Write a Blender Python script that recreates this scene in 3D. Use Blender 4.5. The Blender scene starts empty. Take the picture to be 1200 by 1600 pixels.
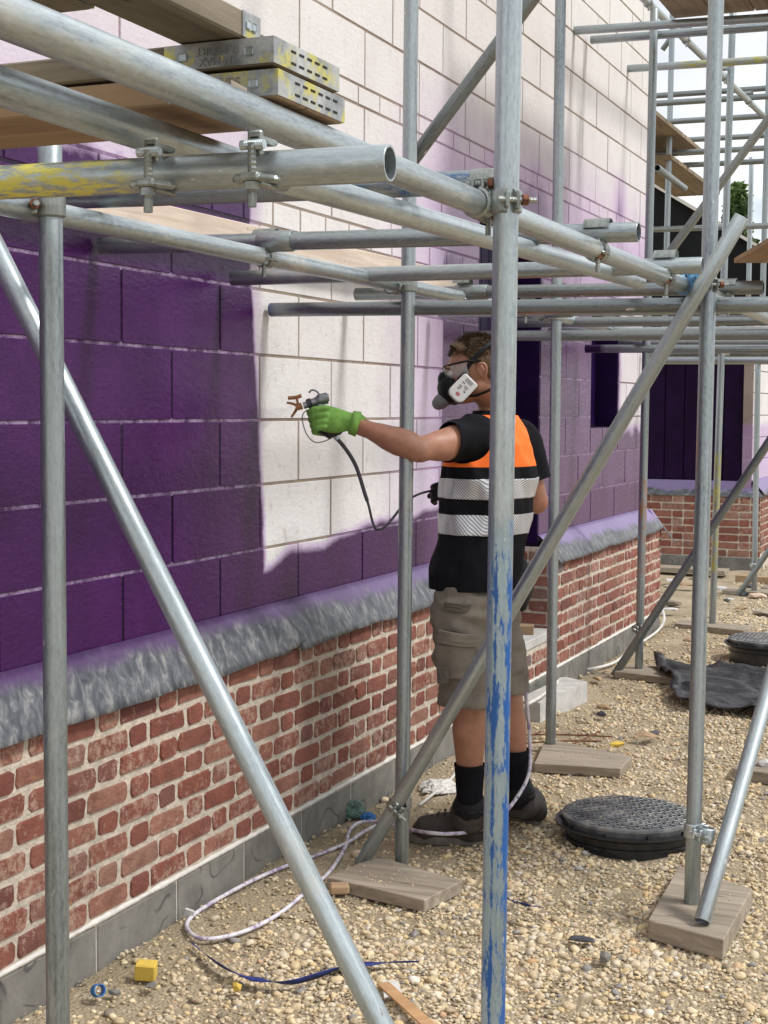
import bpy, bmesh, math, random
from math import sin, cos, pi, radians, sqrt, atan
from mathutils import Vector, Matrix, Euler, noise
random.seed(7)
S = bpy.context.scene
COL = S.collection
# ------------------------------------------------------------------ camera
FPX = 2350.0
CAM = Vector((2.43, 0.0, 1.56))
YAW = atan(985/2350); PIT = atan(161/2350); ROLL = .0061
Fw = Vector((-sin(YAW)*cos(PIT), cos(YAW)*cos(PIT), -sin(PIT)))
R0 = Vector((cos(YAW), sin(YAW), 0)); U0 = R0.cross(Fw)
Rv = R0*cos(ROLL)+U0*sin(ROLL); Uv = Rv.cross(Fw)
cd = bpy.data.cameras.new('camera'); cam = bpy.data.objects.new('camera', cd); COL.objects.link(cam)
M = Matrix((Rv, Uv, -Fw)).transposed().to_4x4(); M.translation = CAM
cam.matrix_world = M
cd.sensor_fit = 'VERTICAL'; cd.sensor_height = 32; cd.lens = FPX/1600*32
cd.clip_start = .05; cd.clip_end = 2000
S.camera = cam
# ------------------------------------------------------------------ light
SUN_DIR = Vector((.62, .10, .80)).normalized()
W = bpy.data.worlds.new("World"); S.world = W; W.use_nodes = True
def world():
    nt = W.node_tree; n = nt.nodes; L = nt.links; n.clear()
    out = n.new('ShaderNodeOutputWorld'); bg = n.new('ShaderNodeBackground')
    sky = n.new('ShaderNodeTexSky'); sky.sky_type = 'NISHITA'; sky.sun_disc = False
    sky.sun_elevation = math.asin(SUN_DIR.z); sky.sun_rotation = math.atan2(SUN_DIR.x, SUN_DIR.y)
    tc = n.new('ShaderNodeTexCoord'); mp = n.new('ShaderNodeMapping'); mp.inputs['Scale'].default_value = (1, 1, 2.2)
    nz = n.new('ShaderNodeTexNoise'); nz.inputs['Scale'].default_value = 3.2; nz.inputs['Detail'].default_value = 7; nz.inputs['Roughness'].default_value = .55
    rp = n.new('ShaderNodeValToRGB'); rp.color_ramp.elements[0].position = .27; rp.color_ramp.elements[1].position = .42
    cl = n.new('ShaderNodeTexNoise'); cl.inputs['Scale'].default_value = 5; cl.inputs['Detail'].default_value = 5
    cr = n.new('ShaderNodeValToRGB')
    cr.color_ramp.elements[0].position = .35; cr.color_ramp.elements[0].color = (6.6, 6.9, 7.4, 1)
    cr.color_ramp.elements[1].position = .6; cr.color_ramp.elements[1].color = (9.3, 9.4, 9.5, 1)
    mx = n.new('ShaderNodeMixRGB')
    L.new(tc.outputs['Generated'], mp.inputs['Vector']); L.new(mp.outputs[0], nz.inputs['Vector']); L.new(mp.outputs[0], cl.inputs['Vector'])
    L.new(nz.outputs['Fac'], rp.inputs['Fac']); L.new(cl.outputs['Fac'], cr.inputs['Fac'])
    L.new(rp.outputs['Color'], mx.inputs['Fac']); L.new(sky.outputs[0], mx.inputs['Color1']); L.new(cr.outputs[0], mx.inputs['Color2'])
    L.new(mx.outputs[0], bg.inputs['Color']); bg.inputs['Strength'].default_value = .10
    L.new(bg.outputs[0], out.inputs['Surface'])
world()
sd = bpy.data.lights.new('sun', 'SUN'); sd.energy = 2.3; sd.angle = radians(11); sd.color = (1, .965, .92)
so = bpy.data.objects.new('sun', sd); COL.objects.link(so); so.rotation_euler = SUN_DIR.to_track_quat('Z', 'Y').to_euler()
S.view_settings.view_transform = 'Standard'; S.view_settings.look = 'None'; S.view_settings.gamma = 1
S.view_settings.use_curve_mapping = False; S.view_settings.exposure = 0.40

def at(px, py, d=None, X=None, Y=None, Z=None):
    "point seen at a picture position, at a known depth or on a known plane"
    v = Fw + (px-600)/FPX*Rv - (py-800)/FPX*Uv
    if d is not None: t = d
    elif X is not None: t = (X-CAM.x)/v.x
    elif Y is not None: t = (Y-CAM.y)/v.y
    else: t = (Z-CAM.z)/v.z
    return CAM+v*t
# ------------------------------------------------------------------ materials
class NB:
    def __init__(s, name, rough=.7, metal=0.0, spec=.5):
        s.m = bpy.data.materials.new(name); s.m.use_nodes = True
        s.nt = s.m.node_tree; s.b = s.nt.nodes['Principled BSDF']
        s.b.inputs['Roughness'].default_value = rough; s.b.inputs['Metallic'].default_value = metal
        s.b.inputs['Specular IOR Level'].default_value = spec
        s._pos = s._obj = None
    def n(s, t): return s.nt.nodes.new(t)
    def put(s, sock, v):
        if isinstance(v, (int, float)): sock.default_value = v if sock.type == 'VALUE' else ((v, v, v, 1) if sock.type == 'RGBA' else (v, v, v))
        elif isinstance(v, (tuple, list)): sock.default_value = tuple(v)+((1,) if sock.type == 'RGBA' and len(v) == 3 else ())
        else: s.nt.links.new(v, sock)
    def math(s, op, a, b=0, c=0, clamp=False):
        n = s.n('ShaderNodeMath'); n.operation = op; n.use_clamp = clamp
        s.put(n.inputs[0], a); s.put(n.inputs[1], b); s.put(n.inputs[2], c); return n.outputs[0]
    def pos(s):
        if not s._pos: s._pos = s.n('ShaderNodeNewGeometry').outputs['Position']
        return s._pos
    def obj(s):
        if not s._obj: s._obj = s.n('ShaderNodeTexCoord').outputs['Object']
        return s._obj
    def rnd(s): return s.n('ShaderNodeObjectInfo').outputs['Random']
    def sep(s, v):
        n = s.n('ShaderNodeSeparateXYZ'); s.put(n.inputs[0], v); return n.outputs
    def map(s, v, scale=(1, 1, 1), loc=(0, 0, 0)):
        n = s.n('ShaderNodeMapping'); s.put(n.inputs['Vector'], v); n.inputs['Scale'].default_value = scale; s.put(n.inputs['Location'], loc); return n.outputs[0]
    def offs(s, v, k=37.0):
        n = s.n('ShaderNodeVectorMath'); n.operation = 'ADD'; s.put(n.inputs[0], v)
        s.put(n.inputs[1], s.math('MULTIPLY', s.rnd(), k)); return n.outputs[0]
    def noise(s, v, sc=5, det=4, ro=.55, dist=0):
        n = s.n('ShaderNodeTexNoise'); s.put(n.inputs['Vector'], v); n.inputs['Scale'].default_value = sc
        n.inputs['Detail'].default_value = det; n.inputs['Roughness'].default_value = ro; n.inputs['Distortion'].default_value = dist
        return n.outputs['Fac']
    def vor(s, v, sc=5, feat='F1', out='Distance'):
        n = s.n('ShaderNodeTexVoronoi'); n.feature = feat; s.put(n.inputs['Vector'], v); n.inputs['Scale'].default_value = sc; return n.outputs[out]
    def ramp(s, f, *st):
        n = s.n('ShaderNodeValToRGB'); s.put(n.inputs[0], f); e = n.color_ramp.elements
        while len(e) < len(st): e.new(.5)
        for i, (p, c) in enumerate(st):
            e[i].position = p; e[i].color = (c, c, c, 1) if isinstance(c, (int, float)) else tuple(c)+(1,)
        return n.outputs[0]
    def mix(s, f, a, b, mode='MIX'):
        n = s.n('ShaderNodeMixRGB'); n.blend_type = mode; s.put(n.inputs[0], f); s.put(n.inputs[1], a); s.put(n.inputs[2], b); return n.outputs[0]
    def bump(s, h, st=.3, dist=.01):
        n = s.n('ShaderNodeBump'); s.put(n.inputs['Height'], h); n.inputs['Strength'].default_value = st; n.inputs['Distance'].default_value = dist
        s.nt.links.new(n.outputs[0], s.b.inputs['Normal'])
    def col(s, c): s.put(s.b.inputs['Base Color'], c)
    def rough(s, c): s.put(s.b.inputs['Roughness'], c)

MT = {}
def simple(name, c, rough=.7, metal=0, var=.25, sc=25, bump=.15, bd=.004, det=4):
    b = NB(name, rough, metal); f = b.noise(b.offs(b.obj()), sc, det)
    lo = [x*(1-var) for x in c]; hi = [x*(1+var) for x in c]
    b.col(b.ramp(f, (.3, lo), (.7, hi)))
    if bump: b.bump(b.noise(b.obj(), sc*3, 3), bump, bd)
    MT[name] = b.m; return b.m

def galv(name, tone=1.0, paint=None, tint=(1, 1, 1)):
    """paint = (colour, z0, z1, density) along the tube's own length"""
    b = NB(name, .42, .55); o = b.offs(b.obj(), 11); t0 = tone; tone = tone*1.10
    f1 = b.noise(b.map(o, (70, 70, .8)), 1, 4, .55); f2 = b.noise(b.map(o, (12, 12, 2.2)), 1, 6, .62, .3); f3 = b.noise(b.map(o, (110, 110, 28)), 1.6, 6, .78)
    f = b.math('ADD', b.math('MULTIPLY', f1, .38), b.math('ADD', b.math('MULTIPLY', f2, .22), b.math('MULTIPLY', f3, .40)))
    f = b.math('ADD', f, b.math('MULTIPLY', b.math('SUBTRACT', b.rnd(), .5), .10))
    t = tone
    c = b.ramp(f, (.34, (.13*t*tint[0], .15*t*tint[1], .16*t*tint[2])), (.45, (.27*t*tint[0], .305*t*tint[1], .32*t*tint[2])), (.56, (.36*t*tint[0], .405*t*tint[1], .42*t*tint[2])), (.68, (.52*t, .56*t, .57*t)))
    # dusty cement film and rust freckles
    du = b.ramp(b.noise(b.map(o, (7, 7, 3)), 1.3, 7, .7), (.56, 0), (.72, .45)); c = b.mix(du, c, (.42*t, .40*t, .35*t))
    ru = b.ramp(b.noise(b.map(o, (14, 14, 6)), 2, 5, .7), (.69, 0), (.74, .7)); c = b.mix(ru, c, (.20, .10, .05))
    wh = b.ramp(b.noise(b.map(o, (10, 10, 5), (3, 9, 1)), 3.1, 3, .5), (.735, 0), (.75, .9)); c = b.mix(wh, c, (.72, .74, .74))
    mt = b.math('MULTIPLY', b.math('SUBTRACT', 1, du, clamp=True), .78)
    if paint:
        pc, z0, z1, dens = paint; z = b.sep(b.obj())[2]
        e = b.noise(b.map(b.obj(), (30, 30, 7)), 1.9, 8, .80)
        band = b.math('MULTIPLY', b.math('MULTIPLY', b.math('SUBTRACT', z, z0), 25, clamp=True), b.math('MULTIPLY', b.math('SUBTRACT', z1, z), 25, clamp=True))
        if 'blue_paint' in name:
            ox, oy, oz = b.sep(b.obj()); q = b.math('DIVIDE', b.math('SUBTRACT', b.math('MULTIPLY', oy, .92), b.math('MULTIPLY', ox, .387)), .024)
            edge = b.math('MULTIPLY', b.math('SUBTRACT', q, .35), 3, clamp=True)
            line = b.math('SUBTRACT', 1, b.math('MULTIPLY', b.math('ABSOLUTE', b.math('ADD', q, .38)), 5), clamp=True)
            blot = b.math('MULTIPLY', b.math('SUBTRACT', b.noise(b.map(b.obj(), (3, 3, 5)), 1, 2), .5), .5)
            e = b.math('ADD', b.math('ADD', e, b.math('MULTIPLY', edge, .10)), b.math('ADD', b.math('MULTIPLY', line, .13), b.math('SUBTRACT', blot, .085)))
        p = b.math('MULTIPLY', b.math('SUBTRACT', b.math('ADD', e, dens-.5), .5), 14, clamp=True)
        p = b.math('MULTIPLY', p, band); c = b.mix(b.math('MULTIPLY', band, .30 if 'blue_paint' in name else 0.0), c, (.16, .34, .50)); c = b.mix(p, c, pc); mt = b.math('MULTIPLY', mt, b.math('SUBTRACT', 1, p))
    b.put(b.b.inputs['Metallic'], mt)
    b.col(c); b.rough(b.ramp(f2, (.3, .27), (.7, .52)))
    b.bump(b.math('ADD', f2, b.math('MULTIPLY', f3, .3)), .22, .0015)
    MT[name] = b.m
galv('galvanised', 1.0); galv('galvanised_light', 1.25); galv('galvanised_dark', .72, tint=(1, .98, .95))
galv('galvanised_blue_paint', 1.22, ((.008, .085, .30), .22, 1.33, .555))
galv('galvanised_yellow_paint', .95, ((.62, .56, .10), -.2, .69, .535))
galv('galvanised_blue_scuffs', .8, ((.05, .11, .22), .85, 1.25, .50))
galv('galvanised_orange', .9, ((.36, .17, .09), .55, 1.15, .50))
galv('galvanised_lime', .95, ((.38, .36, .08), .35, 1.25, .52))
galv('galvanised_purple_end', .8, ((.022, .004, .05), -.1, .13, 1.2))
galv('galvanised_blue_end', .72, ((.02, .04, .16), -.1, .035, 1.2))
galv('galvanised_blue_tail', 1.2, ((.02, .08, .30), -.1, .78, .52))
galv('coupler_steel', .8, tint=(1.05, 1, .9)); galv('coupler_bright', 1.35)
def rust():
    b = NB('rusty_steel', .8, .15); f = b.noise(b.obj(), 60, 5); b.col(b.ramp(f, (.3, (.06, .03, .02)), (.6, (.20, .075, .035)), (.75, (.33, .15, .07)))); b.bump(f, .5, .003); MT['rust'] = b.m
rust()

PURPLE = (.042, .0065, .066)
def wallpaint(name, base_lo, base_hi, mortar=False):
    b = NB(name, .8); P = b.pos(); x, y, z = b.sep(P)
    big = b.math('SUBTRACT', b.noise(P, 2.2, 5, .6), .5); med = b.math('SUBTRACT', b.noise(P, 9, 4, .6), .5); fine = b.math('SUBTRACT', b.noise(P, 160, 2, .5), .5)
    wob = b.math('ADD', b.math('MULTIPLY', big, .10), b.math('MULTIPLY', med, .10))
    def soft(a, w): return b.math('ADD', b.math('DIVIDE', a, w), .5, clamp=True)
    def below(c, lim, w, wf=1.0): return soft(b.math('SUBTRACT', b.math('ADD', lim, b.math('MULTIPLY', wob, wf)), c), w)
    def above(c, lim, w, wf=1.0): return soft(b.math('SUBTRACT', c, b.math('ADD', lim, b.math('MULTIPLY', wob, wf))), w)
    mul = lambda *a: a[0] if len(a) == 1 else b.math('MULTIPLY', a[0], mul(*a[1:]))
    mx = lambda *a: a[0] if len(a) == 1 else b.math('MAXIMUM', a[0], mx(*a[1:]))
    # left field, cut off square where the sprayer has stopped
    r1 = mul(below(y, b.math('SUBTRACT', 4.72, b.math('MULTIPLY', b.math('SUBTRACT', z, 1.05, clamp=True), .11)), .035, .35), below(z, 2.30, .10))
    r1b = mul(below(y, 4.66, .12, 1), below(z, 2.62, .75, 1.5), .42)
    # bottom strip, left of the doorway
    r2 = mul(below(z, b.math('ADD', b.math('ADD', 1.008, b.math('MULTIPLY', b.math('SUBTRACT', y, 4.75, clamp=True), .10)), b.math('MULTIPLY', b.math('SUBTRACT', b.noise(b.map(P, (0, 3.2, .3)), 1, 1), .5), .10)), .05, .25), above(y, 4.5, .05))
    # right of the man and past the doorway, fading upward
    r3 = mul(above(y, 6.47, .025, .1), below(z, 2.30, .22, 1.8), .97)
    r3b = mul(above(y, 6.1, 1.0, 2), below(z, 2.84, .70, 4.0), .62)
    r3c = mul(above(y, 6.9, .5, 1), below(y, 8.3, .7, 1), below(z, 2.84, .35, 3), above(z, 2.2, .2), .84)
    r3d = mul(above(y, 5.6, 3.6, 2), below(z, 3.4, 1.2, 3), .11)
    sp = mul(soft(b.math('SUBTRACT', .17, b.math('SQRT', b.math('ADD', b.math('POWER', b.math('SUBTRACT', y, 9.75), 2), b.math('POWER', b.math('SUBTRACT', z, 2.86), 2)))), .34), .75)
    bare = mul(above(y, 9.83, .10, 1.2), above(z, 1.43, .08, 1.5), below(z, 2.3, .1))
    m = mx(r1, r1b, r2, r3, r3b, r3c, r3d, sp)
    m = b.math('MULTIPLY', m, b.math('SUBTRACT', 1, b.math('MULTIPLY', bare, .85)))
    far = above(y, 14.9, .2, 0); m = b.math('MULTIPLY', m, b.math('SUBTRACT', 1, b.math('MULTIPLY', far, .5)))
    m = b.math('ADD', m, b.math('MULTIPLY', b.math('MULTIPLY', fine, .8), b.math('MULTIPLY', m, b.math('SUBTRACT', 1, m))), clamp=True)
    v = b.noise(P, 3.5, 6, .6); gr = b.noise(P, 90, 3, .6)
    dirt = b.ramp(b.noise(b.map(P, (1, 9, 5)), 3, 6, .7), (.56, 0), (.70, .5))
    base = b.ramp(v, (.3, base_lo), (.7, base_hi)); base = b.mix(dirt, base, (.30, .25, .20))
    if not mortar:
        base = b.mix(b.math('MULTIPLY', b.math('SUBTRACT', b.rnd(), .3), .22, clamp=True), base, (.60, .53, .51))
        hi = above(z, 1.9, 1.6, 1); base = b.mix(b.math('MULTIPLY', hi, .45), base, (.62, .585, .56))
    thin = mul(above(y, 6.3, .3, 0), .34)   # a thin grey first coat beyond the doorway
    pur = b.mix(b.math('MULTIPLY', thin, b.ramp(v, (.3, .7), (.7, 1))), b.ramp(v, (.3, tuple(c*.85 for c in PURPLE)), (.7, (.058, .010, .088))), (.23, .13, .25))
    lil = b.mix(.42, (.40, .23, .52), base)
    c = b.mix(b.math('MULTIPLY', m, 2, clamp=True), base, lil)
    c = b.mix(b.math('SUBTRACT', b.math('MULTIPLY', m, 2), 1, clamp=True), c, pur); b.put(b.b.inputs['Specular IOR Level'], b.mix(m, .4, .24))
    if mortar:   # sheen on the bed joints is painted in as pale lilac, upright joints deep purple
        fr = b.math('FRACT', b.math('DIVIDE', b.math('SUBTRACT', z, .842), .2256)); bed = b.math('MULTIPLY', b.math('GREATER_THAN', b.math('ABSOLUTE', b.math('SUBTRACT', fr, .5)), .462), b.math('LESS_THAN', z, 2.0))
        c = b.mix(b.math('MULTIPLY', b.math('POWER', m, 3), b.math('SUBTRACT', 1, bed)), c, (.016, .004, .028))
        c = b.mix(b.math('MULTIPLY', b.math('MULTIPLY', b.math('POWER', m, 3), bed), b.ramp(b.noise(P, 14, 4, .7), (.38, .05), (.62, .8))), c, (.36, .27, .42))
    b.col(c)
    rg = b.ramp(b.noise(b.map(P, (1, 6, 14)), 3, 5, .7), (.35, .16), (.65, .36))
    b.rough(b.mix(b.math('POWER', m, 2), .82, rg))
    h = b.math('ADD', b.math('MULTIPLY', b.noise(b.map(P, (40, 22, 60)), 1, 4, .6), 1.0), b.math('MULTIPLY', gr, .6))
    pit = b.ramp(b.vor(b.map(P, (1, 7, 9)), 2.2), (.03, 0), (.06, 1)); h = b.math('ADD', h, b.math('MULTIPLY', pit, 2.2))
    b.bump(h, .75 if not mortar else .9, .0025 if not mortar else .006)
    MT[name] = b.m
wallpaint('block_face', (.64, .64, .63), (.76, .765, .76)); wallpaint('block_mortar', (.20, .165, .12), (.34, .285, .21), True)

def brickmat():
    b = NB('brick', .88); r = b.rnd(); o = b.offs(b.obj(), 23)
    c = b.ramp(r, (0, (.19, .058, .040)), (.22, (.28, .105, .075)), (.45, (.24, .075, .050)), (.62, (.33, .150, .105)), (.78, (.145, .046, .038)), (.9, (.35, .195, .14)), (.96, (.30, .13, .09)), (1, (.17, .14, .135)))
    f = b.noise(o, 16, 6, .65); c = b.mix(b.ramp(f, (.3, .55), (.6, 0)), c, (.10, .032, .024))
    w = b.ramp(b.math('ADD', b.noise(o, 34, 8, .78), b.math('MULTIPLY', b.math('SUBTRACT', b.math('FRACT', b.math('MULTIPLY', r, 17.3)), .5), .20)), (.54, 0), (.66, .62)); c = b.mix(w, c, (.50, .36, .28))
    y = b.ramp(b.noise(o, 9, 3), (.70, 0), (.78, .8)); c = b.mix(y, c, (.50, .27, .11))
    b.col(c); b.bump(b.math('ADD', f, b.noise(o, 90, 4, .7)), .9, .006); MT['brick'] = b.m
brickmat()
simple('mortar', (.54, .475, .395), .95, 0, .22, 22, .9, .008, 6)
simple('mortar_white', (.66, .64, .60), .95, 0, .15, 30, .6, .006)
def concr():
    b = NB('plinth_block', .8); o = b.offs(b.obj(), 9); f = b.noise(o, 7, 6, .6)
    c = b.ramp(f, (.3, (.12, .115, .105)), (.7, (.24, .23, .205)))
    wv = b.n('ShaderNodeTexWave'); wv.wave_type = 'BANDS'; b.put(wv.inputs['Vector'], b.map(o, (1, 1, 1.3))); wv.inputs['Scale'].default_value = 3.2; wv.inputs['Distortion'].default_value = 16; wv.inputs['Detail'].default_value = 1.2; wv.inputs['Detail Scale'].default_value = 1.3
    k = b.math('MULTIPLY', b.ramp(wv.outputs['Fac'], (.0, .75), (.05, 0)), b.ramp(b.noise(o, 6, 2), (.48, 0), (.58, 1)))
    c = b.mix(k, c, (.05, .05, .05))
    c = b.mix(b.ramp(b.noise(b.map(o, (1, 5, 1)), 6, 5, .7), (.66, 0), (.76, .7)), c, (.42, .39, .34)); b.col(c)
    b.bump(b.noise(o, 70, 4), .4, .004); MT['plinth_block'] = b.m
concr()
simple('pale_concrete', (.47, .46, .44), .9, 0, .18, 14, .5, .004, 6)
def flash():
    b = NB('flashing', .42); P = b.pos(); x, y, z = b.sep(P)
    rot = b.n('ShaderNodeVectorRotate'); rot.rotation_type = 'X_AXIS'; rot.inputs['Angle'].default_value = .75; b.put(rot.inputs['Vector'], P); s = b.noise(b.map(rot.outputs[0], (14, 34, 14)), 1, 6, .66, .5)
    c = b.ramp(s, (.36, (.040, .045, .055)), (.47, (.075, .082, .095)), (.55, (.12, .127, .138)), (.62, (.20, .203, .205)), (.72, (.27, .27, .265)))
    n = b.noise(P, 5, 4)
    m = b.math('MULTIPLY', b.math('SUBTRACT', z, b.math('SUBTRACT', b.math('ADD', .816, b.math('MULTIPLY', b.math('SUBTRACT', n, .5), .10)), b.math('MULTIPLY', b.math('SUBTRACT', y, 3.0), .006))), 30, clamp=True)
    rt = b.math('MULTIPLY', b.math('SUBTRACT', y, 4.2), .28, clamp=True)
    pc = b.mix(rt, (.075, .034, .115), (.24, .18, .36))
    streak = b.ramp(b.noise(b.map(P, (2, 60, 3)), 1, 3), (.4, .8), (.65, 1)); b.col(b.mix(b.math('MULTIPLY', m, streak), c, pc))
    b.bump(b.noise(b.map(P, (4, 7, 4)), 1.5, 3, .5), .35, .008); MT['flashing'] = b.m
flash()
def woodmat(name, lo, hi, rough=.8, ax=(2, 30, 30)):
    b = NB(name, rough); o = b.offs(b.obj(), 13); g = b.noise(b.map(o, ax), 1, 6, .6, .8); v = b.noise(o, 3, 4)
    c = b.ramp(g, (.3, lo), (.7, hi)); c = b.mix(b.ramp(v, (.45, 0), (.75, .5)), c, tuple(x*.6 for x in lo))
    k = b.ramp(b.vor(b.map(o, (3, 14, 14)), 1.1), (.05, .8), (.10, 0)); c = b.mix(k, c, tuple(x*.45 for x in lo))
    b.col(c); b.bump(g, .5, .003); MT[name] = b.m
woodmat('wood_board', (.095, .078, .055), (.24, .20, .145)); woodmat('wood_pale', (.50, .36, .26), (.68, .53, .42)); woodmat('wood_grey', (.20, .165, .12), (.40, .34, .27))
woodmat('wood_tan', (.25, .16, .09), (.42, .29, .17)); woodmat('plywood', (.24, .14, .07), (.42, .27, .14)); woodmat('lath', (.40, .22, .10), (.58, .36, .18))
def bandmat():
    b = NB('end_band', .5, .4); o = b.obj(); f = b.noise(b.offs(o), 14, 6, .7); c = b.ramp(f, (.35, (.17, .185, .19)), (.5, (.33, .35, .36)), (.65, (.50, .51, .50)))
    y = b.ramp(b.noise(b.offs(o, 5), 10, 5, .7), (.52, 0), (.60, .85)); c = b.mix(y, c, (.55, .50, .10)); b.col(c); b.bump(f, .4, .002); MT['end_band'] = b.m
bandmat()
def ground():
    b = NB('ground_dirt', .95); P = b.pos(); f = b.noise(P, 2.5, 8, .65); g = b.noise(P, 60, 5, .7)
    c = b.ramp(b.math('ADD', b.math('MULTIPLY', f, .6), b.math('MULTIPLY', g, .4)), (.35, (.22, .17, .105)), (.5, (.38, .305, .20)), (.65, (.50, .425, .31)))
    b.col(c); b.bump(b.math('ADD', b.noise(P, 45, 6, .75), b.math('MULTIPLY', b.vor(P, 90), .8)), .9, .012); MT['ground'] = b.m
ground()
def pebb():
    b = NB('pebble', .75); a = b.n('ShaderNodeAttribute'); a.attribute_type = 'INSTANCER'; a.attribute_name = 'tone'
    c = b.ramp(a.outputs['Fac'], (0, (.16, .125, .09)), (.15, (.32, .24, .14)), (.35, (.60, .46, .25)), (.5, (.50, .43, .32)), (.62, (.76, .64, .42)), (.74, (.62, .44, .19)), (.84, (.68, .61, .50)), (.92, (.50, .27, .10)), (.97, (.82, .79, .72)), (1, (.17, .17, .18)))
    b.col(b.mix(.25, c, b.ramp(b.noise(b.pos(), 130, 3), (.3, (.2, .15, .1)), (.7, (.7, .62, .5))))); MT['pebble'] = b.m
pebb()
def skinm(name, c):
    b = NB(name, .5); o = b.pos(); f = b.noise(o, 22, 5, .65); g = b.noise(o, 5, 3)
    k = b.ramp(f, (.3, tuple(x*.80 for x in c)), (.7, tuple(x*1.14 for x in c))); k = b.mix(b.ramp(g, (.45, 0), (.7, .45)), k, (c[0]*1.05, c[1]*.78, c[2]*.75))
    k = b.mix(b.ramp(b.noise(o, 190, 2), (.66, 0), (.72, .5)), k, (.16, .08, .05)); b.col(k)
    b.b.inputs['Subsurface Weight'].default_value = .12; b.b.inputs['Subsurface Radius'].default_value = (.01, .004, .002); b.b.inputs['Subsurface Scale'].default_value = 1
    b.rough(b.ramp(f, (.3, .42), (.7, .62))); b.bump(b.noise(o, 260, 3), .25, .0012); MT[name] = b.m
skinm('skin', (.37, .18, .115))
skinm('skin_head', (.37, .17, .115))
simple('hair', (.12, .072, .040), .8, 0, .5, 140, .9, .006)
simple('cloth_black', (.007, .007, .010), .9, 0, .3, 18, .3, .004)
simple('cloth_orange', (.95, .17, .015), .75, 0, .05, 12, .3, .004)
simple('cloth_khaki', (.175, .150, .120), .9, 0, .22, 9, .35, .004)
simple('cloth_khaki_dark', (.09, .078, .064), .9, 0, .22, 9, .35, .004)
simple('boot_leather', (.045, .037, .031), .75, 0, .35, 20, .5, .004)
simple('boot_sole', (.16, .14, .12), .85, 0, .3, 25, .3, .003)
simple('glove_green', (.17, .36, .07), .8, 0, .22, 28, .4, .003)
simple('glove_palm', (.02, .022, .02), .6, 0, .4, 28, .4, .003)
simple('rubber_black', (.013, .013, .015), .5, 0, .3, 30, .1, .002)
simple('plastic_white', (.66, .66, .67), .45, 0, .06, 20, 0)
simple('stamp_grey', (.24, .25, .26), .5, .3, .2, 30, 0)
simple('print_grey', (.16, .16, .18), .6, 0, .1, 20, 0)
simple('print_red', (.45, .05, .08), .6, 0, .1, 20, 0)
simple('gun_steel', (.30, .31, .34), .35, .7, .25, 50, .2, .002)
simple('gun_brown', (.27, .11, .045), .5, 0, .4, 60, .3, .002)
simple('manhole_plastic', (.022, .023, .026), .28, 0, .5, 30, .3, .003)
simple('hose_dark', (.05, .045, .06), .5, 0, .5, 40, .2, .002)
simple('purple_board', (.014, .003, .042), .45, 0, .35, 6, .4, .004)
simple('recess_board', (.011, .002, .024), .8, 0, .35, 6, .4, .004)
simple('purple_board_lit', (.045, .012, .24), .45, 0, .2, 6, .3, .004)  # purple_board copy with the light on the near panels put in its colour
simple('slate_dark', (.05, .052, .058), .6, 0, .4, 30, .5, .004)
simple('yellow_foam', (.60, .42, .07), .85, 0, .12, 40, .3, .003)
simple('blue_plastic', (.03, .16, .42), .5, 0, .2, 40, 0)
simple('navy_webbing', (.012, .028, .17), .7, 0, .35, 30, .2, .002)
simple('white_plastic', (.62, .61, .58), .5, 0, .12, 25, .1, .003)
simple('black_felt', (.008, .009, .010), .7, 0, .4, 3, .2, .01)
simple('cream_render', (.62, .60, .55), .8, 0, .06, 3, 0)
simple('bark', (.10, .075, .05), .9, 0, .3, 20, .5, .01)
for n_ in ('cloth_black', 'black_felt', 'purple_board', 'recess_board', 'rubber_black'): MT[n_].node_tree.nodes['Principled BSDF'].inputs['Specular IOR Level'].default_value = .15
simple('leaf', (.085, .14, .040), .7, 0, .6, 1.3, 0)
simple('teal_rag', (.10, .17, .14), .6, 0, .7, 35, .5, .005)
def silver():
    b = NB('reflective_silver', .38, .35); x, y, z = b.sep(b.pos())
    d = b.math('ADD', b.math('MULTIPLY', b.math('ADD', x, b.math('MULTIPLY', y, -1)), 95), b.math('MULTIPLY', z, 95))
    k = b.math('GREATER_THAN', b.math('FRACT', d), .62); b.col(b.mix(k, (.62, .63, .66), (.20, .21, .23))); MT['silver'] = b.m
silver()
def hosem():
    b = NB('hose_spattered', .5); f = b.noise(b.pos(), 30, 5, .7); c = b.ramp(f, (.40, (.30, .22, .36)), (.48, (.55, .52, .58)), (.65, (.68, .67, .70)))
    c = b.mix(b.ramp(b.noise(b.pos(), 12, 4, .7), (.63, 0), (.66, .9)), c, (.05, .02, .09)); b.col(c); MT['hose'] = b.m
    b = NB('hose_purple', .5); f = b.noise(b.pos(), 22, 5, .7); b.col(b.ramp(f, (.45, (.035, .015, .07)), (.6, (.30, .27, .40)))); MT['hose_purple'] = b.m
hosem()
def lens():
    b = NB('clear_visor', .08); b.col((.75, .75, .76)); b.b.inputs['Transmission Weight'].default_value = .0; b.b.inputs['Alpha'].default_value = .22; MT['visor'] = b.m
lens()
def lidm():
    b = NB('lid_plastic', .30); P = b.pos(); f = b.noise(P, 14, 5, .6); b.col(b.ramp(f, (.32, (.05, .055, .06)), (.5, (.14, .145, .15)), (.65, (.26, .255, .24)), (.8, (.34, .30, .23)))); b.bump(b.noise(P, 80, 3), .2, .002); MT['lid'] = b.m
lidm()
def tarpm():
    b = NB('black_polythene', .28); b.col((.012, .012, .014)); b.bump(b.noise(b.map(b.pos(), (3, 8, 3)), 3, 5, .6, 1), .6, .03); MT['tarp'] = b.m
tarpm()
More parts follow.
